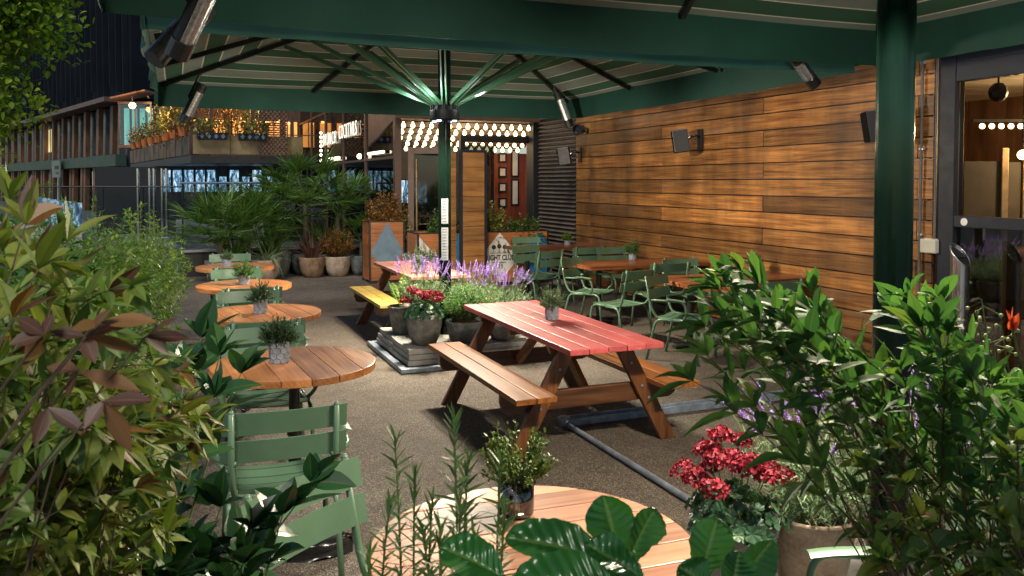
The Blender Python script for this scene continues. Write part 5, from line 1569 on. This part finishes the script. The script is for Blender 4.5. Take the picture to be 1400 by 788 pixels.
for (x, z, w, h) in ((6.76, 2.32, .2, .22), (6.76, 2.0, .2, .24), (6.76, 1.66, .2, .22), (7.06, 2.2, .2, .62), (7.06, 1.55, .2, .6), (6.76, 1.32, .2, .22)):
    k += 1
    lb = ['small square framed print at the top of the lobby wall', 'square framed print second from the top on the lobby wall', 'square framed print third from the top on the lobby wall', 'tall framed print, upper one, on the lobby wall beside the squares', 'tall framed print, lower one, on the lobby wall beside the squares', 'lowest square framed print on the lobby wall above the golden shrub'][k-1]
    p = Tobj('framed_picture', lb, 'picture', (x, 17.18, z), 0, 'framed prints on the lobby wall')
    mb = MB(); mb.bb(-w/2, w/2, -.02, .0, -h/2, h/2); mb.build('frame', M['black'], p, bevel=.004)
    mb = MB(); mb.bb(-w/2+.04, w/2-.04, -.024, -.0205, -h/2+.04, h/2-.04); mb.build('print', M['white'], p)
lamp('lobby_lamp', (6.7, 16.4, 2.5), 7, (1, .6, .3), .1)

# ---------------------------------------------------------------- glazed bar front with the lit sign
t = Tobj('glass_facade', 'dark glazed bar front running back from the porch post, behind the palms', 'facade', (3.75, 27, 0))
mb = MB(); mb.bb(.0, .012, -12.1, 13, .3, 4.6); mb.build('glazing', M['dkglass'], t)
for i in range(11):
    y = -12.1+i*2.5
    mb = MB(); mb.bb(-.035, .05, y-.03, y+.03, 0, 4.6); mb.build('mullion', M['brown_frame'], t)
for z in (.26, 2.22, 3.6):
    mb = MB()
    mb.bb(-.03, -.002, -12.06, 13, z, z+.05); mb.build('transom', M['brown_frame'], t)
t = Tobj('bar_back_wall', 'dark back wall of the bar seen through the glazed front', 'wall', (7.4, 28, 0))
mb = MB(); mb.bb(0, .2, -8.2, 14, 0, 4.6); mb.build('panelling', paint('dark_bar_wall', (.045, .038, .03), .6, 0, .2, 2), t)
mb = MB(); mb.bb(-3.6, -.01, -8.35, -8.2, 0, 2.9); mb.build('end_panel', paint('dark_bar_end', (.05, .042, .03), .5, 0, .2, 2), t)
M['sign'] = glow('lit_tube', (1, .88, .62), 2.6)
M['letters'] = glow('lit_letters', (1, .93, .78), 1.1)
t = Tobj('lit_sign', 'glowing white letters reading BRUNCH COCKTAILS on the glazed bar front', 'sign', (3.70, 20.3, 2.9))
ax_ = lambda y, z: axes((0, -1, 0), (0, 0, 1), (-1, 0, 0), (0, y, z))
text_mesh('BRUNCH', .46, M['letters'], ax_(1.32, -.02), 'lettering', t, .004, .92, -.006, 1.25)
text_mesh('COCKTAILS', .48, M['letters'], ax_(-1.1, .06), 'lettering', t, .004, .70, -.006, 1.25)
t = Tobj('light_bar', 'bright horizontal light bar below the word BRUNCH', 'light', (3.70, 21.4, 2.36), 0, 'light bars on the bar front')
mb = MB(); mb.tube([(-.02, -1.25, 0), (-.02, 1.4, 0)], .045, 10); mb.build('tube', M['sign'], t)
mb = MB(); mb.bb(.005, .03, -1.3, 1.45, -.03, .03); mb.build('housing', M['black'], t)
t = Tobj('light_bar', 'bright horizontal light bar near the porch post', 'light', (3.70, 16.3, 2.36), 0, 'light bars on the bar front')
mb = MB(); mb.tube([(-.02, -.75, 0), (-.02, .55, 0)], .03, 10); mb.build('tube', M['sign'], t)
mb = MB(); mb.bb(.005, .03, -.8, .6, -.03, .03); mb.build('housing', M['black'], t)
t = Tobj('bulb_string', 'vertical string of bulbs beside the word BRUNCH', 'string lights', (3.70, 22.75, 2.45))
mb = MB(); mb.tube([(0, 0, 0), (0, 0, .72)], .008, 6); mb.build('cable', M['black'], t)
for k in range(6):
    b_ = MB(); b_.ball((-.03, 0, .06+k*.12), .042, 10, 6); b_.build('bulb', M['sign'], t, smooth=True)
t = Tobj('wall_lamp', 'single round bright lamp on the bar front transom', 'lamp', (3.70, 17.6, 2.33))
mb = MB(); mb.ball((-.05, 0, 0), .06, 12, 8); mb.build('globe', M['sign'], t, smooth=True)
mb = MB(); mb.lathe([(.05, 0), (.05, .02), (.02, .03)], 12); o = mb.build('mount', M['black'], t); o.rotation_euler = (0, R(-90), 0)
t = Tobj('round_plaque', 'pale glowing half round plaque behind the bar glazing below the word COCKTAILS', 'sign', (3.9, 18.0, 1.83))
pts = [(.62*math.cos(a*PI/16), .40*math.sin(a*PI/16)) for a in range(17)]
mb = MB(); mb.prism(pts, 0, .02, 'x'); mb.build('panel', glow('plaque_light', (.9, .72, .36), .7), t)
mb = MB()
for r1 in (.98, .72):
    mb.tube([(-.012, .62*r1*math.cos(a*PI/16), .40*r1*math.sin(a*PI/16)) for a in range(17)], .014, 5)
mb.build('rim', M['black'], t)
# glowing panels: painted blue reflections behind the porch, lit shop windows below the balcony
def screen_mat(name, s):
    m, nt, b = new_mat(name)
    oi = N(nt, 'ShaderNodeObjectInfo'); v = coords(nt, (5, 5, 1.6), oi.outputs['Random']); f = noise(nt, v, 2.0, 5, .72, .5)
    c_ = ramp(nt, f, [(.36, (.004, .012, .02)), (.47, (.03, .12, .22)), (.54, (.28, .52, .74)), (.62, (.8, .93, 1.0))])
    nt.links.new(c_, b.inputs['Emission Color']); b.inputs['Emission Strength'].default_value = s
    b.inputs['Base Color'].default_value = (.02, .03, .04, 1)
    return m
M['screen'] = screen_mat('blue_window_glow', 1.0)
for k, (x, w_, lb) in enumerate(((4.35, .8, 'painted blue reflection panel at the back of the porch, left of the parasol pole'), (5.3, .8, 'painted blue reflection panel at the back of the porch, behind the timber screen'))):
    t = Tobj('window_glow_panel', lb, 'window', (x, 19.55, 1.6), 0, 'painted blue reflections at the back of the porch')
    mb = MB(); mb.bb(-w_/2, w_/2, -.02, 0, -.32, .22); mb.build('pane', M['screen'], t)  # pane glows in place of a reflection of the blue shop windows
    mb = MB(); mb.bb(-w_/2-.04, w_/2+.04, -.03, .01, .221, .26); mb.bb(-w_/2-.04, w_/2+.04, -.03, .01, -.36, -.321); mb.build('frame', M['black'], t)

# ---------------------------------------------------------------- glass balustrade behind the palms
t = Tobj('glass_balustrade', 'glass balustrade with steel handrail behind the potted palms', 'balustrade', (1.9, 16.75, 0))
mb = MB(); mb.bb(-1.8, 1.78, -.1, .1, 0, .46); mb.build('base_wall', paint('dark_render', (.03, .026, .022), .7, 0, .2, 3), t, bevel=.005)
mb = MB(); mb.bb(-1.82, 1.8, -.13, .13, .461, .5); mb.build('coping', M['concrete'], t, bevel=.004)
for i in range(4):
    x = -1.78+i*.893
    mb = MB(); mb.bb(x+.03, x+.86, -.006, .006, .52, 1.70); mb.build('glass_panel', M['clglass'], t)
for i in range(5):
    x = -1.78+i*.888
    mb = MB(); mb.bb(x-.015, x+.015, -.02, .02, .5, 1.74); mb.build('post', M['frame_grey'], t)
mb = MB(); mb.tube([(-1.82, 0, 1.765), (1.8, 0, 1.765)], .024, 12); mb.build('handrail', M['chrome'], t)
t = Tobj('stone_steps', 'flight of pale stone steps behind the glass balustrade at the street end', 'steps', (.9, 18.4, 0))
for i in range(6):
    mb = MB(); mb.bb(-.9, .9, -.6+i*.28, -.6+(i+1)*.28, 0, .16*(i+1)); mb.build('step', M['concrete'], t, bevel=.006)

# ---------------------------------------------------------------- planted balcony building
t = Tobj('balcony_building', 'balcony storey with planted rails and warm lit windows beyond the palms', 'building', (0, 0, 0))
mb = MB(); mb.add([(.4, 24, 2.3), (3.9, 24, 2.3), (3.9, 38, 2.3), (-1.7, 37.4, 2.3), (.4, 24, 2.5), (3.9, 24, 2.5), (3.9, 38, 2.5), (-1.7, 37.4, 2.5)], [(3, 2, 1, 0), (4, 5, 6, 7), (0, 1, 5, 4), (1, 2, 6, 5), (2, 3, 7, 6), (3, 0, 4, 7)])
mb.build('floor_slab', M['black'], t)
M['rail1'] = paint('bronze_rail_panel', (.2, .15, .07), .4, .35, .35, 1.5)
M['rail2'] = paint('brown_rail_panel', (.11, .065, .035), .5, .1, .35, 1.5)
for i in range(3):
    x0 = .45+i*.98
    mb = MB(); mb.bb(x0, x0+.95, 23.98, 24.0, 2.54, 3.06); mb.build('rail_panel', M['rail1'], t)
p0, p1 = Vector((.38, 24.1, 0)), Vector((-1.7, 37.4, 0))
for i in range(12):
    a = p0+(p1-p0)*(i/12+.004); b_ = p0+(p1-p0)*((i+1)/12-.004)
    mb = MB(); mb.beam((a.x, a.y, 2.78), (b_.x, b_.y, 2.78), .03, .5); mb.build('rail_panel', M['rail2'], t)
mb = MB(); mb.beam((.4, 24, 3.1), (3.9, 24, 3.1), .05, .03); mb.build('handrail', M['brown_frame'], t)
mb = MB(); mb.bb(1.0, 3.9, 27.4, 27.6, 2.5, 5.2); mb.add([(-.6, 33, 2.5), (1.0, 27.4, 2.5), (1.0, 27.4, 5.2), (-.6, 33, 5.2)], [(0, 1, 2, 3)]); mb.build('wall', paint('dark_brown_wall', (.05, .032, .02), .7, 0, .2, 2), t)
M['warm'] = glow('warm_window', (1, .42, .1), .8)
for i in range(5):
    x = 1.1+i*.55
    mb = MB(); mb.bb(x, x+.36, 27.36, 27.39, 2.9, 3.7); wdw = mb.build('window', M['warm'], t)
    mb = MB(); mb.bb(x-.03, x, 27.33, 27.36, 2.86, 3.74); mb.bb(x+.16, x+.19, 27.33, 27.358, 2.86, 3.74); mb.build('window_frame', M['brown_frame'], wdw)
for i in range(9):
    mb = MB(); mb.tube([(.6+i*.35, 27.2, 3.62+.06*(i % 2)), (.6+i*.35, 27.2, 3.68+.06*(i % 2))], .05, 8); mb.build('bulb', glow('amber_bulb', (1, .5, .12), 5) if i == 0 else bpy.data.materials['amber_bulb'], t)
for i in range(3):
    mb = MB(); mb.bb(.9+i*1.1, 1.0+i*1.1, 24.6, 24.7, 2.5, 4.6); mb.build('post', M['brown_frame'], t)
lamp('balcony_lamp', (1.6, 25.6, 3.9), 60, (1, .55, .22), .1)
lamp('balcony_lamp', (-.2, 27.2, 4.0), 60, (1, .6, .28), .1)
# lattice screen on the balcony
t = Tobj('lattice_screen', 'reddish woven lattice screen at the end of the planted balcony', 'screen', (2.55, 23.9, 2.52))
mb = MB()
for i in range(22):
    z = .03+i*.065; mb.grid(lambda u, v: ((u-.5)*.74, .02*math.sin(u*40+i*PI), z+.008*math.sin(u*40+i*PI)+.04*v), 40, 1)
mb.build('weave', paint('copper_weave', (.22, .12, .09), .45, .3, .2, 8), t, solid=.006)
mb = MB(); mb.bb(-.39, -.371, -.05, .05, 0, 1.5); mb.bb(.371, .39, -.05, .05, 0, 1.5); mb.build('frame', M['brown_frame'], t)
# plants along the rails
labs = ['nearest to the corner post', 'second from the corner post', 'third from the corner post', 'fourth from the corner post', 'fifth from the corner post', 'sixth from the corner post', 'seventh from the corner post', 'eighth from the corner post']
for i in range(8):
    q = p0+(p1-p0)*(.03+i*.115)
    t = Tobj('balcony_pot_plant', 'terracotta pot plant on the angled balcony rail, '+labs[i], 'plant', (q.x-.1, q.y, 3.04), 0, 'terracotta pots along the angled balcony rail')
    mb = MB(); mb.lathe([(.1, 0), (.15, .25), (.16, .26), (.13, .26), (.12, .22), (0, .22)], 14); mb.build('pot', M['po'], t)
    lf = MB(); n = 170
    d = RNG.normal(0, 1, (n, 3)); d /= np.linalg.norm(d, axis=1, keepdims=True)
    lf.leaves(d*np.array([.22, .22, .3])*RNG.random((n, 1))**.4+[0, 0, .5], d+RNG.normal(0, .5, (n, 3)), .11, .05, droop=.2); lf.build('foliage', M['lf_orange' if i % 2 else 'lf_gold'], t)
for i, x in enumerate((.95, 2.0)):
    t = Tobj('rail_planter', ['tiled box planter on the balcony rail near its corner', 'tiled box planter on the balcony rail by the lattice screen'][i], 'planter', (x, 23.93, 2.92), 0, 'tiled box planters on the balcony rail')
    mb = MB(); mb.bb(-.38, .38, -.1, .03, 0, .2); mb.build('box', M['frame_grey'], t, bevel=.005)
    for k in range(4):
        xx = -.27+k*.18; mb = MB(); mb.prism([(xx-.06, .1), (xx, .03), (xx+.06, .1), (xx, .17)], -.106, -.1); mb.build('tile', M['pg'], t)
    lf = MB(); n = 380; pp = np.stack([RNG.uniform(-.45, .45, n), RNG.uniform(-.12, .1, n), RNG.uniform(.1, .55, n)], 1)
    lf.leaves(pp, RNG.normal(0, 1, (n, 3))+[0, 0, .6], .1, .05, droop=.3); lf.build('foliage', M['lf_gold'], t)
for i, (x, y) in enumerate(((.2, 25.2), (-.25, 28.0), (1.5, 25.0), (2.2, 25.2), (.9, 25.6))):
    t = Tobj('balcony_tree', ['slim orange leaved tree at the balcony corner', 'slim tree on the angled side of the balcony', 'small tree behind the first tiled box planter', 'small tree beside the lattice screen', 'small tree in front of the warm windows'][i], 'tree', (x, y, 2.5), 0, 'small trees on the balcony')
    mb = MB(); mb.tube([(0, 0, 0), (.02, 0, .7), (0, .02, 1.3)], [.03, .025, .012], 6); mb.build('trunk', M['bark'], t)
    lf = MB(); n = 520; d = RNG.normal(0, 1, (n, 3))*np.array([.24, .24, .34])+[0, 0, 1.2]
    lf.leaves(d, RNG.normal(0, 1, (n, 3)), .1, .05, droop=.3); lf.build('crown', M['lf_orange' if i % 2 == 0 else 'lf_gold'], t)
# blue lit shop windows under the balcony
for i in range(10):
    q = at(228+i*15.5, 245, 27.5)
    lb = ['nearest the steel posts', 'second from the steel posts', 'third from the steel posts', 'fourth from the steel posts', 'fifth from the steel posts', 'sixth from the steel posts', 'seventh from the steel posts', 'eighth from the steel posts', 'behind the palm tips', 'beyond the palm tips'][i]
    t = Tobj('window_glow_panel', 'blue lit shop window under the balcony, '+lb, 'window', (q[0], q[1], 1.35), R(-22), 'blue lit shop windows under the balcony')
    if i in (5, 7, 9): hgt, wd_ = .5, .12
    else: hgt, wd_ = .72, .15
    mb = MB(); mb.bb(-wd_, wd_, -.03, 0, .1, .1+hgt); mb.build('pane', M['screen'], t)
    mb = MB(); mb.bb(-wd_-.02, -wd_-.001, -.04, .01, 0, .9); mb.bb(wd_+.001, wd_+.02, -.04, .01, 0, .9); mb.build('frame', M['black'], t)
t = Tobj('shop_wall', 'black shop wall around the blue lit windows under the balcony', 'wall', (*at(300, 248, 28.2)[:2], 0), R(-22))
mb = MB(); mb.bb(-4.2, 3.2, 0, .2, 0, 2.29); mb.build('panelling', M['black'], t)

# ---------------------------------------------------------------- dark office building with timber fins
E0 = Vector((-2.5, 49.6, 0)); ED = Vector((-.307, .952, 0)); EN = Vector((-.952, -.307, 0))
t = Tobj('office_building', 'dark office building with slanted timber fins and a green band between storeys', 'building', E0)
rz_ = math.atan2(ED.y, ED.x); t.rotation_euler = (0, 0, rz_)     # local x runs along the facade, local y points into the building (-y faces the terrace)
sgn = 1 if (Matrix.Rotation(rz_, 3, 'Z') @ Vector((0, 1, 0))).dot(EN) > 0 else -1
f_ = sgn*1.0                                # street side direction along local y
mb = MB(); mb.bb(0, 46, -f_*.1, -f_*8, 0, 6.0); mb.build('wall', paint('dark_glazing_wall', (.03, .036, .042), .25, .0, .25, .6), t)
M['fin'] = wood('timber_fin', [(.2, (.08, .036, .018)), (.5, (.165, .078, .038)), (.8, (.23, .115, .058))], 'z', .5, 6, .2)
for k in range(14):
    x = 1.6+k*3.0
    mb = MB(); mb.prism([(x-.1, 3.3), (x+.42, 3.3), (x+.1, 6.0), (x-.42, 6.0)], f_*.02, f_*.28); mb.build('upper_fin', M['fin'], t)
    mb = MB(); mb.prism([(x+.3, .0), (x+.75, .0), (x+.4, 2.6), (x-.1, 2.6)], f_*.02, f_*.28); mb.build('lower_fin', M['fin'], t)
    mb = MB(); mb.prism([(x+1.0, .0), (x+1.4, .0), (x+1.1, 2.6), (x+.55, 2.6)], f_*.0, f_*.3); mb.build('lower_fin', M['fin'], t)
mb = MB(); mb.bb(-.2, 46, f_*.0, f_*.55, 2.62, 3.25); mb.build('storey_band', paint('green_band', (.03, .055, .035), .5, 0, .15, 1), t)
mb = MB(); mb.bb(-.3, 46, f_*.0, f_*1.1, 6.05, 6.3); mb.build('eaves', M['brown_frame'], t)
M['night_fin'] = paint('night_fin', (.010, .014, .02), .8, 0, .2, .4, spec=.1)
mb = MB(); mb.bb(-.3, 46, -f_*.3, -f_*8, 6.32, 19)
mb.build('upper_wall', paint('night_blue_cladding', (.005, .008, .013), .8, 0, .3, .4, spec=.1), t)
for k in range(34):
    mb = MB(); x = .2+k*1.35; mb.bb(x, x+.12, -f_*.28, -f_*.0, 6.4+(k % 3)*.4, 19); mb.build('cladding_fin', M['night_fin'], t)
mb = MB(); mb.bb(17.6, 19.6, -f_*.09, f_*.0, 3.9, 5.5); w_ = mb.build('window', glow('yellow_blind', (.9, .74, .32), .55), t)
mb = MB(); mb.bb(18.55, 18.65, f_*.003, f_*.04, 3.9, 5.5); mb.bb(17.5, 17.59, f_*.003, f_*.04, 3.8, 5.6); mb.build('window_frame', M['brown_frame'], w_)
for (a, b_) in ((17, 18), (20.5, 21.2), (6.9, 7.15), (3.9, 4.1)):
    mb = MB(); mb.bb(a, b_, -f_*.09, f_*.0, .4, 2.4); mb.build('window', glow('pale_office_light', (.5, .75, .72), .35), t)
t = Tobj('sign_board', 'small pale green sign board hanging under the storey band of the office building', 'sign', E0+ED*13.2-EN*(-.75 if True else 0)+Vector((0, 0, 2.4)))
t.rotation_euler = (0, 0, rz_)
mb = MB(); mb.bb(-1.2, 1.2, -.04, .04, -.35, .75); mb.build('board', paint('sage_board', (.13, .17, .14), .5, 0, .1, 2), t)
mb = MB(); mb.bb(-.9, .2, f_*.041, f_*.06, .2, .42); mb.bb(-.9, -.1, f_*.041, f_*.06, -.1, -.02); mb.build('dark_mark', M['black'], t)
M['glow_cloth'] = glow('glowing_curtain', (.6, .62, .58), .35)  # curtains given a glow of their own for light from inside
# little lit glass pavilion and its lamp at the end of the balcony
q = at(192, 180, 36)
t = Tobj('glass_pavilion', 'small glass box with pale curtains at the street end of the balcony', 'pavilion', (q[0], q[1], 3.35), R(-18))
mb = MB()
for x in (-.68, -.02, .64): mb.bb(x, x+.05, -.5, -.45, 0, 1.75)
mb.bb(-.7, .71, -.52, -.44, 1.751, 1.85); mb.bb(-.7, .71, -.52, -.44, -.12, -.001); mb.bb(-.7, .71, -.44, .6, -.12, -.02); mb.build('frame', M['brown_frame'], t)
for i in range(4):
    mb = MB(); mb.bb(-.6+i*.33, -.38+i*.33, -.1, -.07, .02, 1.6); mb.build('curtain', M['glow_cloth'], t)
mb = MB(); mb.bb(-.62, .62, -.48, -.47, .01, 1.74); mb.build('pane', glassmat('aqua_glass', (.55, .85, .9), .05), t)
mb = MB(); mb.prism([(-.95, 1.95), (.5, 2.3), (.5, 2.36), (-.95, 2.02)], -.7, .7); mb.build('roof', M['fin'], t)
q = at(183, 145, 34.6)
t = Tobj('street_lamp', 'glowing orange lamp under the pavilion roof beside the canopy corner', 'lamp', q)
mb = MB(); mb.ball((0, 0, 0), .13, 12, 8); mb.build('globe', glow('orange_lamp', (1, .48, .14), 22), t, smooth=True)
mb = MB(); mb.lathe([(.16, .1), (.14, .16), (.03, .2), (.03, .4)], 12); mb.build('cap', M['black'], t)
lamp('street_glow', (q[0]-.2, q[1]-.8, q[2]-.1), 260, (1, .62, .3), .15)
# steel posts, street rail and the bright ramp
for i, px in enumerate((189, 205, 211, 222, 228)):
    q = at(px, 250, 26)
    t = Tobj('steel_post', ['slender bright steel post beside the timber fins', 'bright steel post second from the timber fins', 'bright steel post in the middle of the five', 'bright steel post fourth from the timber fins', 'bright steel post beside the blue shop windows'][i], 'post', (q[0], q[1], 0), 0, 'bright steel posts by the shop windows')
    mb = MB(); mb.tube([(0, 0, .02), (0, 0, 2.2)], .045, 10); mb.build('shaft', M['chrome'], t)
    mb = MB(); mb.lathe([(.1, 0), (.1, .02), (.05, .03)], 12); mb.build('base', M['steel'], t)
t = Tobj('street_railing', 'low glass street railing with thin dark top rail beyond the planting', 'railing', (*at(110, 260, 21)[:2], 0), R(-22))
mb = MB(); mb.tube([(-3.6, 0, 1.66), (2.6, 0, 1.66)], .02, 8); mb.build('top_rail', M['black'], t)
for i in range(6):
    mb = MB(); mb.bb(-3.5+i*1.02, -2.52+i*1.02, -.006, .006, .8, 1.62); mb.build('glass_panel', M['stglass'], t)
    mb = MB(); mb.bb(-3.53+i*1.02, -3.505+i*1.02, -.02, .02, 0, 1.65); mb.build('post', M['black'], t)
t = Tobj('concrete_ramp', 'pale concrete ramp wall with a bright lit glass strip at the street edge', 'ramp', (*at(40, 300, 19)[:2], 0), R(-26))
mb = MB(); mb.prism([(-2.2, 0), (1.3, 0), (1.3, .62), (-2.2, 1.12)], -.1, .1); mb.build('wall', M['concrete'], t, bevel=.01)
mb = MB(); mb.prism([(.0, .86), (1.25, .68), (1.25, 1.3), (.0, 1.46)], -.012, .012); mb.build('lit_panel', screen_mat('lit_ramp_glass', .55), t)

# ---------------------------------------------------------------- glass door and bar interior on the right
t = Tobj('door_frontage', 'dark grey framed glass door front at the camera end of the timber wall', 'door', (6.5, 4.4, 0))
mb = MB()
mb.bb(-.03, .09, .98, 1.14, 0, 2.95); mb.bb(-.025, .08, -2.5, .979, 2.69, 2.86); mb.bb(-.025, .08, -2.5, .979, 1.39, 1.49); mb.bb(-.025, .08, -2.5, .979, 0, .12); mb.bb(-.02, .085, -2.62, -2.501, 0, 2.95)
mb.build('frame', M['frame_grey'], t, bevel=.005)
mb = MB(); mb.bb(.02, .032, -2.5, .979, 1.491, 2.689); mb.build('pane', glassmat('door_glass', (.86, .88, .86), -.2, .05), t)
mb = MB(); mb.bb(.02, .032, -2.5, .979, .121, 1.389); mb.build('pane', M['dkglass'], t)
mb = MB(); mb.bb(-.06, .2, -2.6, 1.18, 2.952, 4.4); mb.bb(-.02, .085, -2.5, .979, 2.862, 2.951); mb.build('header', M['black'], t)
mb = MB(); mb.lathe([(0, 0), (.034, 0), (.034, .003), (0, .003)], 20); o = mb.build('round_sticker', M['white'], t); o.location = (-.0255, .87, 1.44); o.rotation_euler = (0, R(-90), 0)
t = Tobj('ash_bin', 'tall chrome cylinder bin with a slanted open top beside the glass door', 'ash bin', (6.2, 5.08, 0))
mb = MB(); nseg = 28; V = []; F = []
for k in range(nseg):
    a = 2*PI*k/nseg; V.append((.075*math.cos(a), .075*math.sin(a), 0))
for k in range(nseg):
    a = 2*PI*k/nseg; V.append((.075*math.cos(a), .075*math.sin(a), 1.17+.09*math.sin(a)))
mb.add(V, [(k, (k+1) % nseg, nseg+(k+1) % nseg, nseg+k) for k in range(nseg)]); mb.build('body', M['chrome'], t, smooth=True)
mb = MB(); mb.tube([(.075*math.cos(2*PI*k/nseg), .075*math.sin(2*PI*k/nseg), 1.17+.09*math.sin(2*PI*k/nseg)) for k in range(nseg+1)], .007, 8); mb.build('rim', M['chrome'], t, smooth=True)
mb = MB(); mb.add([(.07*math.cos(2*PI*k/nseg), .07*math.sin(2*PI*k/nseg), 1.145+.085*math.sin(2*PI*k/nseg)) for k in range(nseg)], [tuple(range(nseg))]); mb.box((0, .0, 1.15), (.14, .02, .01)); mb.build('ash_tray', M['black'], t)
# room behind
mb = MB(); mb.bb(6.62, 12.5, .5, 12.5, -.1, .02); tag(mb.build('interior_floor', M['oiled']), kind='structure')
t = Tobj('interior_ceiling', 'pale boarded ceiling of the bar seen through the glass door', 'ceiling', (9.6, 6.5, 2.95)); t['kind'] = 'structure'
mb = MB()
for i in range(26): mb.bb(-2.95, 2.95, -6+i*.46, -6+i*.46+.45, 0, .05)
mb.build('boards', paint('cream_boards', (.42, .36, .27), .35, 0, .1, 2), t)
t = Tobj('interior_wall', 'dark panelled back wall of the bar seen through the glass door', 'wall', (10.6, 7, 0))
mb = MB()
for i in range(18): mb.bb(0, .1, -5+i*.6, -5+i*.6+.59, 0, 2.95)
mb.build('panelling', wood('bar_panel', [(.2, (.05, .024, .012)), (.5, (.13, .06, .028)), (.8, (.2, .1, .045))], 'z', .5, 8, .3), t)
t = Tobj('interior_wall', 'dark partition just inside the glass door frame', 'wall', (7.6, 6.9, 0))
mb = MB(); mb.bb(-.9, -.1, 0, .08, 0, 2.95); mb.build('panelling', M['frame_grey'], t)
mb = MB(); mb.bb(-.9, 3.0, 2.6, 2.7, 0, 2.95); mb.build('end_panelling', bpy.data.materials['bar_panel'], t)
for i, (px, d, lb) in enumerate(((1371, 9.2, 'tall gilt framed mirror post inside the bar'), (1400, 9.6, 'gilt framed mirror post further inside the bar'))):
    q = at(px, 230, d); t = Tobj('gilt_mirror', lb, 'mirror', (q[0], q[1], .02), R(-20))
    mb = MB(); mb.bb(-.04, .04, -.04, .04, 0, 2.15); mb.build('frame', M['bronze'], t, bevel=.01)
    mb = MB(); mb.bb(-.45, -.041, -.01, .01, .4, 2.0); mb.build('glass', paint('dull_mirror', (.05, .04, .03), .6, 0, .2, 3, spec=.2), t)
q = at(1341, 173, 9.0)
t = Tobj('festoon_lights', 'row of round warm bulbs under the bar ceiling behind the glass door', 'string lights', q)
mb = MB(); mb.beam((-.1, .04, .06), (1.5, -.61, .06), .03, .03); mb.build('rail', M['black'], t)
for k in range(10):
    b_ = MB(); b_.ball((k*.104*.926, -k*.104*.377, 0), .03, 10, 7); b_.build('bulb', glow('interior_bulb', (1, .68, .36), 9) if k == 0 else bpy.data.materials['interior_bulb'], t, smooth=True)
q = at(1397, 212, 8.4)
t = Tobj('pendant_lamp', 'bright amber pendant bulb inside the bar at the edge of the glass door', 'lamp', q)
mb = MB(); mb.ball((0, 0, 0), .05, 12, 8); mb.build('bulb', glow('amber_pendant', (1, .58, .22), 14), t, smooth=True)
mb = MB(); mb.tube([(0, 0, .05), (0, 0, .9)], .006, 6); mb.build('flex', M['black'], t)
q = at(1362, 127, 8.2)
t = Tobj('ceiling_speaker', 'round black speaker hanging from the pale bar ceiling', 'speaker', q)
mb = MB(); mb.ball((0, 0, 0), .09, 8, 6, (1, 1, 1.1)); mb.build('body', M['black'], t)
mb = MB(); mb.tube([(0, 0, .08), (0, 0, .3)], .01, 6); mb.build('rod', M['black'], t)
lamp('bar_lamp', (9.2, 5.6, 2.35), 190, (1, .68, .36), .06)
lamp('bar_lamp', (10.0, 5.0, 2.4), 110, (1, .62, .3), .06)
